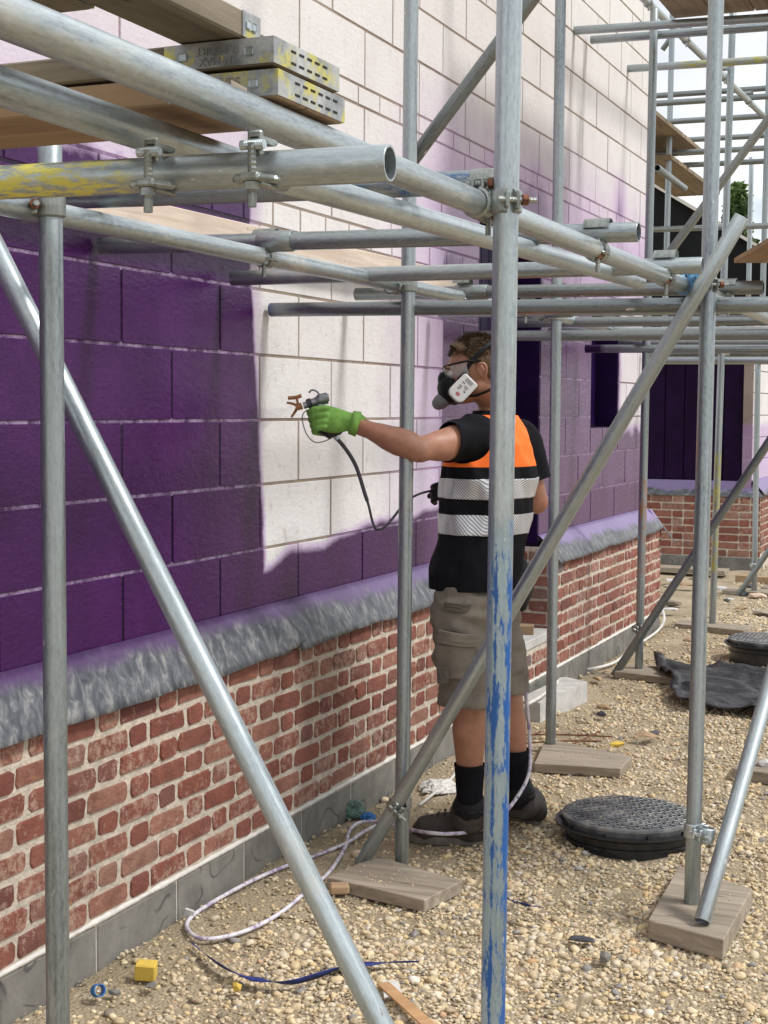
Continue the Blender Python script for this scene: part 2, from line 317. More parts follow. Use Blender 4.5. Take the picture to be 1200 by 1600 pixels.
# ------------------------------------------------------------------ object helpers
def link(name, me, mat=None, parent=None, loc=None, smooth=False):
    o = bpy.data.objects.new(name, me); COL.objects.link(o)
    if mat is not None and not me.materials: me.materials.append(MT[mat] if isinstance(mat, str) else mat)
    if parent is not None: o.parent = parent
    if loc is not None: o.location = loc
    if smooth:
        for p in me.polygons: p.use_smooth = True
    return o
def tag(o, label=None, cat=None, group=None, kind=None):
    if label: o['label'] = label
    if cat: o['category'] = cat
    if group: o['group'] = group
    if kind: o['kind'] = kind
    return o
def empty(name, loc=(0, 0, 0), label=None, cat=None, group=None, rz=0):
    o = bpy.data.objects.new(name, None); COL.objects.link(o); o.location = loc; o.rotation_euler.z = rz; o.empty_display_size = .05
    return tag(o, label, cat, group)
def mesh(name, v, f):
    me = bpy.data.meshes.new(name); me.from_pydata([tuple(p) for p in v], [], f); me.update(); return me
def chbox(x0, x1, y0, y1, z0, z1, c=.004):
    "chamfered box, 44 triangles"
    bm = bmesh.new(); bmesh.ops.create_cube(bm, size=1)
    for v in bm.verts: v.co = Vector(((x0+x1)/2+v.co.x*(x1-x0), (y0+y1)/2+v.co.y*(y1-y0), (z0+z1)/2+v.co.z*(z1-z0)))
    if c: bmesh.ops.bevel(bm, geom=bm.edges[:], offset=c, segments=1, affect='EDGES')
    me = bpy.data.meshes.new('box'); bm.to_mesh(me); bm.free(); return me
def joinmesh(ms):
    bm = bmesh.new()
    for m_ in ms:
        if isinstance(m_, tuple):
            t = m_[0].copy(); t.transform(m_[1]); bm.from_mesh(t)
        else: bm.from_mesh(m_)
    me = bpy.data.meshes.new('joined'); bm.to_mesh(me); bm.free(); return me
def frame(p0, p1):
    z = (p1-p0).normalized(); h = Vector((0, 0, 1)) if abs(z.z) < .9 else Vector((1, 0, 0))
    x = h.cross(z).normalized(); y = z.cross(x); m = Matrix((x, y, z)).transposed().to_4x4(); m.translation = p0; return m
def tube_mesh(L, r=.02415, ri=.0205, seg=36, hollow=True, dent=.0004):
    v, f = [], []; n = max(2, int(L/.25))
    def ring(rad, z, d=0):
        k = len(v)
        for i in range(seg):
            a = 2*pi*i/seg; rr = rad+d*noise.noise(Vector((cos(a)*2, sin(a)*2, z*9+L)))
            v.append((cos(a)*rr, sin(a)*rr, z))
        return k
    rings = [ring(r-.001, 0), ring(r, .0012)]+[ring(r, L*i/n, dent) for i in range(1, n)]+[ring(r, L-.0012), ring(r-.001, L)]
    if hollow: rings += [ring(ri, L), ring(ri, 0)]
    m = len(rings)
    for a in range(m if hollow else m-1):
        A, B = rings[a], rings[(a+1) % m]
        for i in range(seg): j = (i+1) % seg; f.append((A+i, A+j, B+j, B+i))
    if not hollow: f.append(tuple(rings[0]+i for i in reversed(range(seg)))); f.append(tuple(rings[-1]+i for i in range(seg)))
    return mesh('tube', v, f)
def tube(name, p0, p1, label, cat, group=None, mat='galvanised', r=.02415):
    p0 = Vector(p0); p1 = Vector(p1); me = tube_mesh((p1-p0).length, r, r-.0036)
    o = link(name, me, mat, smooth=True); o.matrix_world = frame(p0, p1)
    me.set_sharp_from_angle(angle=radians(40)); return tag(o, label, cat, group)
def path(pts, n=8):
    "Catmull-Rom through the points"
    P = [Vector(p) for p in pts]; P = [P[0]*2-P[1]]+P+[P[-1]*2-P[-2]]; out = []
    for i in range(1, len(P)-2):
        for k in range(n):
            t = k/n; a, b_, c, d = P[i-1:i+3]
            out.append(.5*((2*b_)+(c-a)*t+(2*a-5*b_+4*c-d)*t*t+(3*b_-a-3*c+d)*t**3))
    out.append(P[-2]); return out
def sweep(pts, r, seg=8, flat=None):
    "tube along a path; r number or function of 0..1; flat=(w,h) strap section"
    v, f = [], []; N = len(pts); up = Vector((0, 0, 1))
    for i, p in enumerate(pts):
        t = (pts[min(i+1, N-1)]-pts[max(i-1, 0)]).normalized()
        x = t.cross(up); x = x.normalized() if x.length > .05 else Vector((1, 0, 0)); y = x.cross(t).normalized()
        rr = r(i/(N-1)) if callable(r) else r
        for k in range(seg):
            a = 2*pi*k/seg; v.append(p+x*cos(a)*(flat[0] if flat else rr)+y*sin(a)*(flat[1] if flat else rr))
    for i in range(N-1):
        for k in range(seg): j = (k+1) % seg; f.append((i*seg+k, i*seg+j, (i+1)*seg+j, (i+1)*seg+k))
    f.append(tuple(reversed(range(seg)))); f.append(tuple((N-1)*seg+k for k in range(seg))); return mesh('sweep', v, f)
def prism(pts, dz):
    n = len(pts); v = [tuple(p) for p in pts]+[(p[0]+dz[0], p[1]+dz[1], p[2]+dz[2]) for p in pts]
    f = [tuple(range(n)), tuple(reversed(range(n, 2*n)))]+[(i, (i+1) % n+0, (i+1) % n+n, i+n) for i in range(n)]
    me = mesh('prism', v, f); bm = bmesh.new(); bm.from_mesh(me); bmesh.ops.recalc_face_normals(bm, faces=bm.faces); bm.to_mesh(me); bm.free(); return me
# ------------------------------------------------------------------ ground
def gz(x, y):
    z = .018*noise.noise(Vector((x*1.7, y*1.7, 3)))+.010*noise.noise(Vector((x*6, y*6, 1)))-.016+.02*max(0, .5-abs(x-.1))
    for (px, py, s, r_) in ((1.165, 5.36, .018, .42), (1.03, 9.62, .03, .5)):
        d = math.hypot(x-px, y-py)
        if d < r_*1.6: z += s*max(0, 1-abs(d-r_)/.16)-.02*max(0, 1-d/.3)
    f = min(1, max(0, (math.hypot((x-.70)*.8, y-5.1)-.22)/.15)); z = z*f-.004*(1-f)   # trodden flat where the man stands
    return z-(.03 if x < .12 else 0)
def ground_build():
    v, f = [], []
    xs = [-400, -60, -8, -3]+[-.4+.11*i for i in range(36)]+[4.5, 8, 40, 400]
    ys = [-400, -40, -4, 0]+[1.6+.12*i for i in range(130)]+[20, 26, 60, 500]
    for x in xs:
        for y in ys:
            z = gz(x, y) if (-.5 < x < 3.8 and 1.5 < y < 17) else -.02
            v.append((x, y, z))
    ny = len(ys)
    for i in range(len(xs)-1):
        for j in range(ny-1): f.append((i*ny+j, (i+1)*ny+j, (i+1)*ny+j+1, i*ny+j+1))
    o = link('ground', mesh('ground', v, f), 'ground', smooth=True); return tag(o, kind='structure')
gnd = ground_build()
# ------------------------------------------------------------------ the building
Bld = empty('unfinished_house', (0, 2, 0), 'unfinished house wall of pale blocks half sprayed purple above a red brick plinth', 'building')
inv = Matrix.Translation((0, -2, 0))
def sub(name, mat_, me, parent=Bld, loc=(0, 0, 0), **k):
    o = link(name, me, mat_, parent, loc, **k); o.matrix_parent_inverse = Matrix.Translation(-Vector((0, 2, 0))) if parent is Bld else Matrix.Identity(4); return o
YE = 10.55
DOOR = (6.98, 8.02, -1, 2.52); WIN = (9.10, 9.79, 1.452, 2.196)
courses = [(.842+.2256*i, .842+.2256*(i+1), 'f') for i in range(6)]
courses += [(2.196, 2.285, 'h'), (2.285, 2.52, 'f'), (2.52, 2.755, 'f'), (2.755, 2.832, 'h')]
courses += [(2.832+.2265*i, 2.832+.2265*(i+1), 'f') for i in range(8)]
def cuts(y0, y1, z0, z1):
    out = [(y0, y1)]
    for (a, b_, c, d) in (DOOR, WIN):
        if z0 < d-.01 and z1 > c+.01:
            new = []
            for (p, q) in out:
                if q <= a or p >= b_: new.append((p, q))
                else:
                    if p < a: new.append((p, a))
                    if q > b_: new.append((b_, q))
            out = new
    return [(p, q) for p, q in out if q-p > .03]
def core_box(x0, x1, y0, y1, z0, z1): return chbox(x0, x1, y0, y1, z0, z1, 0)
# mortar core with openings cut by assembling boxes end to end
leaf = [core_box(-.10, -.0026, 1.2, 6.98, .80, 4.64), core_box(-.10, -.0026, 6.98, 8.02, 2.52, 4.64), core_box(-.10, -.0026, 8.02, 9.10, .30, 4.64),
        core_box(-.10, -.0026, 9.10, 9.79, .80, 1.452), core_box(-.10, -.0026, 9.10, 9.79, 2.196, 4.64), core_box(-.10, -.0026, 9.79, YE, .30, 4.64)]
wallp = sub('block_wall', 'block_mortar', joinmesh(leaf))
meshes = {}
def blockmesh(w, h):
    k = (round(w, 3), round(h, 3))
    if k not in meshes: meshes[k] = chbox(-.09, 0, .0062, w-.0062, .0052, h-.0052, .0014)
    return meshes[k]
nb = 0
for ci, (z0, z1, t) in enumerate(courses):
    full = .5925 if t == 'f' else .2185
    base = (3.796 if [0, 1, 0, 1, 0, 1, 0, 1, 0, 0, 0, 1, 0, 1, 0, 1, 0, 1][ci] == 0 else 4.081)+(.08 if t == 'h' else 0)
    if ci == 0: base = 3.796+.285
    if ci == 1: base = 3.796
    if ci == 2: base = 3.796+.285
    if ci in (1,): pass
    base = [4.081, 3.796, 4.081, 3.796, 4.081, 3.796, 3.9, 3.796, 4.081, 3.98, 3.796, 4.081, 3.796, 4.081, 3.796, 4.081, 3.796, 4.081][ci]
    if ci in (0, 2, 4): base = 3.796 if ci % 4 == 2 else 4.081
    base = {0: 4.081, 1: 3.796, 2: 3.796+0, 3: 4.081}.get(ci, base)
    # measured: course from 1.294 joints at 3.796, course from 1.52 at 4.079
    base = 3.796 if ((ci % 2 == 0) if ci < 6 else (ci % 2 == 1)) and t == 'f' and ci < 9 else base
    if ci < 6 and ci % 2 == 1: base = 4.081
    if ci in (7,): base = 4.081
    if ci in (8,): base = 3.796
    y = base-full*math.ceil((base-1.6)/full)
    while y < YE:
        for (p, q) in cuts(max(y, 1.6), min(y+full, YE), z0, z1):
            me = blockmesh(q-p, z1-z0)
            o = sub('block' if t == 'f' else 'coursing_block', 'block_face', me, wallp, (random.uniform(-.0010, .0014), p, z0)); nb += 1
        y += full
for (p, q) in ((9.10, 9.388), (9.388, 9.79)): sub('block', 'block_face', blockmesh(q-p, 1.452-courses[2][0]), wallp, (.0004, p, courses[2][0]))
# plinth
PX = .11; PZ0 = .135; CP = .0738; BS = .322
OPEN = (6.98, 7.99)
pl = [core_box(-.06, PX-.0035, 1.2, OPEN[0], .10, .735), core_box(-.06, PX-.0035, OPEN[0], OPEN[1], .10, .300), core_box(-.09, PX-.0035, OPEN[1], YE+.13, .10, .735)]
plin = sub('brick_plinth', 'mortar', joinmesh(pl))
def brick_me(w, h, d=.05, seed=0, nseg=12):
    rr = random.Random(seed); v, f = [], []; cr = .012
    pts = []
    for (cx, cz, a0) in ((w-cr, h-cr, 0), (cr, h-cr, 1), (cr, cr, 2), (w-cr, cr, 3)):
        for k in range(3):
            a = pi/2*a0+pi/4*k; pts.append((cx+cos(a)*cr+rr.uniform(-.0042, .0042), cz+sin(a)*cr+rr.uniform(-.0034, .0034)))
    n = len(pts); cxm, czm = w/2, h/2
    for (ins, x) in ((1, -d), (1, -.004), (.965, .0)):
        for (a, c) in pts: v.append((x+(rr.uniform(-.0012, .0012) if x == 0 else 0), cxm+(a-cxm)*(1-(1-ins)*1.0), czm+(c-czm)*(1-(1-ins)*2.2)))
    v.append((.0015, cxm, czm))
    for L_ in (0, 1):
        for i in range(n): j = (i+1) % n; f.append((L_*n+i, L_*n+j, (L_+1)*n+j, (L_+1)*n+i))
    for i in range(n): f.append((2*n+i, 2*n+(i+1) % n, 3*n))
    return mesh('brick', v, f)
bmset = {'s': [brick_me(.197, .0560, seed=i) for i in range(7)], 'h': [brick_me(.0905, .0560, seed=20+i) for i in range(7)]}
far_stuff = []
bricks = []
def brick_run(y0, y1, z0, nrow, phase0=0):
    for r_ in range(nrow):
        z = z0+r_*CP
        y = y0-((r_+phase0) % 2)*BS/2-.05; k = 0
        while y < y1:
            kind = 's' if k % 2 == 0 else 'h'; w = .215 if kind == 's' else .107
            a, b_ = max(y, y0), min(y+w, y1)
            if b_-a > .04: bricks.append((a, b_, z, kind, b_-a > w-.001))
            y += w; k += 1
brick_run(2.2, OPEN[0], PZ0, 8); brick_run(OPEN[1], YE+.13, PZ0, 8, 1); brick_run(OPEN[0], OPEN[1], PZ0, 2, 1)
bricks.sort(key=lambda q: (q[0]+q[2]*.01) if q[0] > 2.8 else 99)
cc = {}
for i, (a, b_, z, kind, fullb) in enumerate(bricks):
    if fullb: me = random.choice(bmset[kind])
    else:
        k = round(b_-a, 2)
        if k not in cc: cc[k] = brick_me(max(.035, b_-a-.016), .0560, seed=i)
        me = cc[k]
    p = Vector((PX+random.uniform(-.001, .004), a+.0072+random.uniform(-.002, .002), z+.0072+random.uniform(-.0015, .0015)))
    if i < 296 or b_ > 99: sub('brick', 'brick', me, plin, p).rotation_euler = (random.uniform(-.012, .012), 0, random.uniform(-.01, .01))
    else: far_stuff.append((a, b_, z, me, p))
if far_stuff:
    # remaining small bricks at the far end: joined, several meshes worth of colour by splitting in tone groups
    o = sub('far_bricks', 'brick', joinmesh([(m_, Matrix.Translation(p)) for (_, _, _, m_, p) in far_stuff]), plin); o['kind'] = 'stuff'
    ob = NB('far_brick', .88); cell = ob.n('ShaderNodeTexBrick'); 
    P_ = ob.pos(); rx, ry, rz_ = ob.sep(P_)
    cmb = ob.n('ShaderNodeCombineXYZ'); ob.put(cmb.inputs[0], ob.math('FLOOR', ob.math('DIVIDE', ob.math('ADD', ry, .02), .1075))); ob.put(cmb.inputs[2], ob.math('FLOOR', ob.math('DIVIDE', ob.math('SUBTRACT', rz_, PZ0), CP)))
    wn = ob.n('ShaderNodeTexWhiteNoise'); ob.put(wn.inputs['Vector'], cmb.outputs[0])
    c_ = ob.ramp(wn.outputs['Value'], (0, (.22, .065, .048)), (.4, (.28, .10, .07)), (.75, (.19, .055, .045)), (1, (.36, .17, .12)))
    w_ = ob.ramp(ob.noise(P_, 24, 6, .72), (.52, 0), (.62, .7)); ob.col(ob.mix(w_, c_, (.54, .42, .36))); ob.bump(ob.noise(P_, 60, 4, .7), .8, .006)
    o.data.materials.clear(); o.data.materials.append(ob.m)
# reveal of the doorway: bricks facing the near side
core = sub('door_reveal', 'mortar', chbox(-.16, PX-.008, OPEN[1], OPEN[1]+.05, .30, .80, 0))
core.location.y = -.006
for r_ in range(7):
    z = .30+.062*0+r_*CP*.94
    segs = [(-.15, .07), (.07, PX-.004)] if r_ % 2 else [(-.15, -.045), (-.045, PX-.004)]
    for (a, b_) in segs:
        if b_-a < .03: continue
        o = sub('brick', 'brick', brick_me(b_-a-.010, .058, .03, seed=int(a*100)+r_), core)
        o.rotation_euler.z = -pi/2; o.location = (a+.005, OPEN[1]-.006+.0, z+.005)
# sill, door and window boards
sub('door_sill', 'pale_concrete', chbox(-.17, PX+.004, OPEN[0]+.003, OPEN[1]-.009, .303, .352, .004))
bp = sub('door_boarding', 'purple_board', chbox(-.20, -.165, DOOR[0]-.05, DOOR[1]+.05, .353, 2.6, 0))
for i in range(9): sub('panel', 'purple_board_lit' if i < 3 else 'purple_board', chbox(-.165, -.152, DOOR[0]+.003+i*.117, DOOR[0]+.112+i*.117, .356, 2.516, .003), bp)
sub('jamb_lining', 'purple_board', chbox(-.151, -.003, DOOR[1]-.014, DOOR[1]-.002, .82, 2.515, .002))
wb = sub('window_boarding', 'purple_board', chbox(-.20, -.165, WIN[0]-.05, WIN[1]+.05, 1.40, 2.25, 0))
for i in range(6): sub('panel', 'purple_board', chbox(-.164, -.150, WIN[0]+.003+i*.115, WIN[0]+.11+i*.115, 1.456, 2.19, .003), wb)
sub('window_reveal', 'purple_board', chbox(-.149, -.003, WIN[1]-.014, WIN[1]-.002, 1.456, 2.19, .002))
# small timber offcuts lying on the sill
o = link('timber_offcut', chbox(-.05, .05, -.03, .03, 0, .05, .003), 'wood_tan', loc=(.02, 7.72, .353)); tag(o, 'short timber offcut lying on the grey sill of the boarded doorway', 'wood'); o.rotation_euler.z = .3
# plinth base of dark concrete blocks
edge = sub('plinth_base', 'mortar_white', joinmesh([core_box(-.06, PX-.004, 1.2, YE+.12, -.25, .128)]))
y = 3.481-.437*4
while y < YE:
    w = min(.437, YE+.12-y); sub('concrete_block', 'plinth_block', chbox(PX-.08, PX+random.uniform(-.001, .002), y+.004, y+w-.004, -.22, .118+random.uniform(-.003, .002), .004), edge); y += .437
# messy white bedding line
def bead():
    pts = []; n = 300
    v, f = [], []
    for i in range(n+1):
        y = 1.6+(YE+.1-1.6)*i/n; h = .009+.006*noise.noise(Vector((y*9, 0, 0)))+.004*noise.noise(Vector((y*31, 0, 0))); d = .004+.003*noise.noise(Vector((y*23, 5, 0)))
        for (x, z) in ((PX-.01, .128-h), (PX+d-.001, .127-h*.6), (PX+d, .127+h*.5), (PX-.01, .128+h)): v.append((x, y, z))
    for i in range(n):
        for k in range(3): f.append((i*4+k, i*4+k+1, (i+1)*4+k+1, (i+1)*4+k))
    return mesh('bead', v, f)
sub('bedding_mortar', 'mortar_white', bead(), smooth=True)
# flashing sheets
def flashing(y0, y1, seed, lift=0, end=0):
    n = int((y1-y0)/.025); v, f = [], []; prof = 7
    for i in range(n+1):
        y = y0+(y1-y0)*i/n; w = noise.noise(Vector((y*1.6, seed, 0))); w2 = noise.noise(Vector((y*6, seed, 3)))
        drop = .150+.016*w+.005*w2; out = .136+.005*w
        e = max(0, 1-(y1-y)/.15)*lift
        for k in range(prof):
            t = k/(prof-1); x = .004+out*t**.9+.003*noise.noise(Vector((y*5, t*2, seed)))*t; z = .866-drop*(t**1.08)+.004*noise.noise(Vector((y*4, t*2, seed+9)))*t+e*t*.05
            v.append((x, y, z))
    for i in range(n):
        for k in range(prof-1): f.append((i*prof+k, i*prof+k+1, (i+1)*prof+k+1, (i+1)*prof+k))
    me = mesh('flashing', v, f); o = sub('flashing', 'flashing', me, smooth=True)
    s = o.modifiers.new('thick', 'SOLIDIFY'); s.thickness = .0025; s.offset = 1
    return o
flashing(1.6, 4.76, 1, .5); flashing(4.73, 6.97, 2); flashing(8.0, 10.62, 3, .4)
fo = sub('flashing_flap', 'flashing', prism([(.03, 10.60, .86), (.19, 10.62, .66), (.21, 10.74, .60), (.04, 10.66, .85)], (.003, .0, .003)))
# recess beyond the corner: brick base, dark boards, and the next length of wall
YR = 15.3
rb = sub('recess_brick_base', 'mortar', core_box(-2.6, PX-.01, YR+.006, YR+.2, -.1, .72))
k = 0
for r_ in range(8):
    z = .09+r_*.0765; x = -1.35-(r_ % 2)*.11; k = r_ % 2
    while x < PX-.02:
        w = .225 if (k % 2 == 0 or r_ % 3 == 0) else .112
        b_ = min(x+w, PX-.005)
        if b_-x > .04:
            o = sub('brick', 'brick', brick_me(b_-x-.012, .062, .03, seed=k+r_*7), rb); o.rotation_euler.z = -pi/2; o.location = (x+.006, YR, z+.006)
        x += w; k += 1
sub('recess_base_block', 'plinth_block', chbox(-2.6, PX+.005, YR-.012, YR+.1, -.2, .085, .004))
rf = sub('recess_flashing', 'flashing', prism([(-2.6, YR-.02, .70), (PX+.03, YR-.02, .70), (-.03, YR+.12, .85), (-2.6, YR+.12, .85)], (0, -.003, .003)))
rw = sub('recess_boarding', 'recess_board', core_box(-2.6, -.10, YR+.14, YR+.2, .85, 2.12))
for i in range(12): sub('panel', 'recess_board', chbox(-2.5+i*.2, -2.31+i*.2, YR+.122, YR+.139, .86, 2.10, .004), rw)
sub('recess_lintel', 'wood_grey', chbox(-2.6, .0, YR+.06, YR+.2, 2.121, 2.20, .004))
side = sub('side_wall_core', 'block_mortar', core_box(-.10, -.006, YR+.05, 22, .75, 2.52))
for ci in range(6):
    y = YR+.05-(ci % 2)*.29
    while y < 19:
        a = max(y, YR+.05); b_ = y+.5925
        if b_-a > .05: sub('block', 'block_face', blockmesh(b_-a, .2256), side, (0, a, .842+ci*.2256))
        y += .5925
sb = sub('side_brick_core', 'mortar', core_box(-.06, PX-.006, YR+.21, 22, -.1, .735))
for r_ in range(8):
    y = YR+.01-(r_ % 2)*.161; k = 0
    while y < 18:
        w = .215 if k % 2 == 0 else .107; a = max(y, YR+.01)
        if y+w-a > .05: sub('brick', 'brick', random.choice(bmset['s' if y+w-a > .2 else 'h']), sb, (PX, a+.005, PZ0+r_*CP+.006))
        y += w; k += 1
ff = flashing(YR+.03, 20, 5)
# ------------------------------------------------------------------ far: dark felted gable, tree
gx = lambda x, y: at(x, y, Y=24)
a, b_ = gx(1029, 296), gx(1185, 388); sl = (b_.z-a.z)/(b_.x-a.x)
xl, xr = -6.5, 1.2; apex = -4.2
zt = lambda x: a.z+sl*(x-a.x) if x > apex else a.z+sl*(apex-a.x)-abs(sl)*(apex-x)
gb = empty('neighbouring_house', (-2, 24, 0), 'distant house with black felted gable and pale verge behind the scaffolding', 'building')
g_ = link('gable', prism([(xl+2, 0, 0), (xr+2, 0, 0), (xr+2, 0, zt(xr)), (apex+2, 0, zt(apex)), (xl+2, 0, zt(xl))], (0, 6, 0)), 'black_felt', gb)
vg = []
for (x0, x1) in ((apex, xr+.3), (xl-.3, apex)):
    vg.append(prism([(x0+2, -.12, zt(x0)+.0), (x1+2, -.12, zt(x1)), (x1+2, -.12, zt(x1)+.055), (x0+2, -.12, zt(x0)+.055)], (0, .11, 0)))
link('verge', joinmesh(vg), 'cream_render', gb)
rfm = [prism([(x0+2, -.01, zt(x0)+.004), (x1+2, -.01, zt(x1)+.004), (x1+2, -.01, zt(x1)+.06), (x0+2, -.01, zt(x0)+.06)], (0, 6.2, 0)) for (x0, x1) in ((apex, xr+.3), (xl-.3, apex))]
link('roof', joinmesh(rfm), 'slate_dark', gb)
def tree(px, base_y, Y, h, rad, label, n=2600):
    c = at(px, base_y, Y=Y); t = empty('conifer_tree', (c.x, Y, 0), label, 'tree')
    link('trunk', tube_mesh(h*.9, .16, .1, 10, False), 'bark', t, smooth=True)
    v, f = [], []; rr = random.Random(4)
    for i in range(n):
        u = rr.random()**.7; z = h*(.15+.85*u); R = rad*(1-u)**.65*(.75+.5*noise.noise(Vector((u*9, 2, 1))))+.08
        a = rr.random()*2*pi; lob = .75+.45*noise.noise(Vector((cos(a)*2, sin(a)*2, z*1.4))); q = R*lob*(rr.random()**.4)
        p = Vector((cos(a)*q, sin(a)*q, z)); s = rr.uniform(.10, .22); k = len(v)
        d1 = Vector((rr.gauss(0, 1), rr.gauss(0, 1), rr.gauss(0, 1))).normalized()*s; d2 = Vector((rr.gauss(0, 1), rr.gauss(0, 1), rr.gauss(0, 1))).normalized()*s*.6
        v += [p-d1, p-d2, p+d1, p+d2]; f.append((k, k+1, k+2, k+3))
    link('crown', mesh('crown', v, f), 'leaf', t)
tree(1150, 400, 34, at(1152, 290, Y=34).z, 1.35, 'green conifer rising behind the black felted gable')
# ------------------------------------------------------------------ scaffolding
GP, GL, GT, GB = 'upright scaffold poles', 'scaffold ledgers parallel to the wall', 'scaffold transoms across the walkway', 'diagonal scaffold braces'
def leanpole(base, top, label, mat='galvanised', name='scaffold_pole'): return tube(name, base, top, label, 'scaffold pole', GP, mat)
leanpole((.655, 2.52, .0), at(78, 240, d=3.02)+Vector((0, 0, .0))+(at(78, 240, d=3.02)-Vector((.655, 2.52, 0))).normalized()*.06, 'grey upright pole at the far left before the dark purple wall')
leanpole((.545, 4.673, .0), (.545, 4.72, 4.4), 'slim upright pole standing before the outstretched arm of the man')
leanpole((.504, 6.592, .0), (.50, 6.60, 4.6), 'upright pole standing on a board right of the man and left of the window')
leanpole((.407, 8.763, .03), (.42, 8.80, 3.88), 'upright pole with orange stain at the near end of the brick corner', 'galvanised_orange')
b0 = at(770, 1600, d=2.96); t0 = at(796, 0, d=2.82); dv = (t0-b0).normalized()
leanpole(b0-dv*((b0.z-.03)/dv.z), t0+dv*.6, 'thick foreground pole with worn blue paint, covering part of the man', 'galvanised_blue_paint')
b0 = at(1081, 1411, Z=.045); t0 = at(1119, 0, d=4.62)
leanpole(b0, t0+(t0-b0).normalized()*.6, 'tall upright pole at the right, clamped to the leaning tube at its foot', 'galvanised')
leanpole((.451, 10.875, .03), (.50, 10.90, 4.4), 'yellow-stained upright pole just beyond the large right-hand pole', 'galvanised_lime')
leanpole((.408, 13.03, .02), (.40, 13.0, 2.08), 'upright pole at the right edge before the far brick recess')
leanpole((-.98, 14.7, 0), (-.98, 14.7, 2.1), 'thin far pole standing in front of the dark purple recess')
leanpole((-.40, 13.0, 2.0), (-.38, 13.0, 5.2), 'thin distant upper pole seen against the white sky')
leanpole((.42, 13.03, 2.09), (.44, 13.0, 5.2), 'distant upper pole at the right edge seen against the sky')
leanpole((-.05, 15.2, 2.6), (-.05, 15.2, 4.05), 'pale slender upright seen against the sky above the gable', 'galvanised_light')
# ledgers
A0 = Vector((1.472, .55, 1.957)); A1 = Vector((1.472, 7.6, 1.94))
tube('scaffold_ledger', A0, A1, 'longest foreground ledger running from top left to the right edge', 'scaffold tube', GL, 'galvanised_light')
tube('scaffold_ledger', (1.30, .6, 1.945), (1.30, 2.246, 1.938), 'thick ledger at upper left lying just below and inside the longest one', 'scaffold tube', GL, 'galvanised_light')
tube('scaffold_ledger', (1.30, 2.248, 1.938), (1.30, 4.80, 1.972), 'ledger continuing from the end of the thick upper left tube to mid picture', 'scaffold tube', GL, 'galvanised_light')
tube('scaffold_ledger', (.616, 1.7, 1.95), (.353, 8.95, 2.012), 'inner ledger along the wall tied to the row of inner poles', 'scaffold tube', GL, 'galvanised_light')
tube('scaffold_ledger', (.455, 9.6, 1.99), (.44, 14.6, 1.99), 'far inner ledger running on past the house corner', 'scaffold tube', GL, 'galvanised')
tube('scaffold_ledger', (.36, 8.3, 3.93), (.42, 13.6, 4.02), 'upper ledger slanting down through the top right corner', 'scaffold tube', GL, 'galvanised_light')
tube('scaffold_ledger', (.05, 10.6, 3.26), (.06, 11.5, 3.24), 'short tube end poking out beside the house corner above the gable', 'scaffold tube', GL)
# transoms
T = 'scaffold tube'
tube('scaffold_transom', (.62, 1.795, 1.885), (1.673, 1.82, 1.877), 'yellow-painted open-ended tube hung under the two thick ledgers', T, GT, 'galvanised_yellow_paint')
tube('scaffold_transom', (.30, 2.82, 2.022), (1.50, 2.80, 2.0), 'transom with blue paint at its right end, first one above the ledgers', T, GT, 'galvanised_blue_scuffs')
tube('scaffold_transom', (.02, 3.66, 2.016), (1.575, 3.62, 1.990), 'transom with open right end beside the foreground blue pole', T, GT)
tube('scaffold_transom', (.04, 4.4, 1.985), (1.584, 4.38, 1.978), 'transom passing above the man with its end band near the blue coupler', T, GT)
tube('scaffold_transom', (.018, 4.72, 1.903), (1.80, 4.72, 1.885), 'dark low transom with blue capped end above the head of the man', T, GT, 'galvanised_blue_end')
tube('scaffold_transom', (.042, 5.4, 2.005), (1.60, 5.4, 1.992), 'transom whose open left end shows just above the dark low one', T, GT, 'galvanised_dark')
for i, (Y, z) in enumerate(((6.3, 1.99), (7.15, 1.99), (8.0, 1.985), (9.6, 1.99), (10.4, 1.99), (11.3, 1.99), (12.2, 1.99))):
    tube('scaffold_transom', (.05 if Y < 10.5 else -.3, Y, z), (1.62, Y-.01, z-.012), ['sixth', 'seventh', 'eighth', 'ninth', 'tenth', 'eleventh', 'farthest'][i]+' level transom from the left in the receding row', T, GT, 'galvanised_dark' if i % 2 else 'galvanised')
tube('scaffold_transom', (.05, 8.77, 1.925), (1.85, 8.77, 1.905), 'low transom with purple sprayed end beside the small dark window', T, GT, 'galvanised_purple_end')
tube('scaffold_transom', (.02, 6.72, 1.905), (1.85, 6.70, 1.89), 'low transom tied to the pole right of the man', T, GT, 'galvanised_dark')
tube('scaffold_transom', (-.3, 10.98, 1.93), (1.85, 10.98, 1.91), 'low far transom tied to the yellow-stained pole', T, GT)
tube('scaffold_transom', (-1.1, 13.05, 1.99), (1.85, 13.05, 1.97), 'farthest low transom over the dark purple recess', T, GT)
U_ = 'upper scaffold tubes at top right'
tube('scaffold_transom', (-.008, 8.6, 3.75), (1.9, 8.6, 3.70), 'topmost upper transom ending close to the pale wall', T, U_)
tube('scaffold_transom', (.027, 8.87, 3.755), (1.9, 8.85, 3.72), 'second upper transom just under the topmost one', T, U_)
tube('scaffold_transom', (-.038, 9.9, 3.803), (1.9, 9.9, 3.77), 'third upper transom with lime stain at its left end', T, U_, 'galvanised_lime')
for i, (y_, Y) in enumerate(((148, 13.2), (160, 12.4), (190, 13.0), (220, 13.9), (239, 13.2), (259, 13.6), (357, 12.6))):
    z = at(1035, y_, Y=Y).z; tube('scaffold_transom', (-1.2, Y, z), (1.6, Y, z-.02), ['first', 'second', 'third', 'fourth', 'fifth', 'sixth', 'lowest'][i]+' distant tube down against the sky in the upper right', T, U_, 'galvanised_dark')
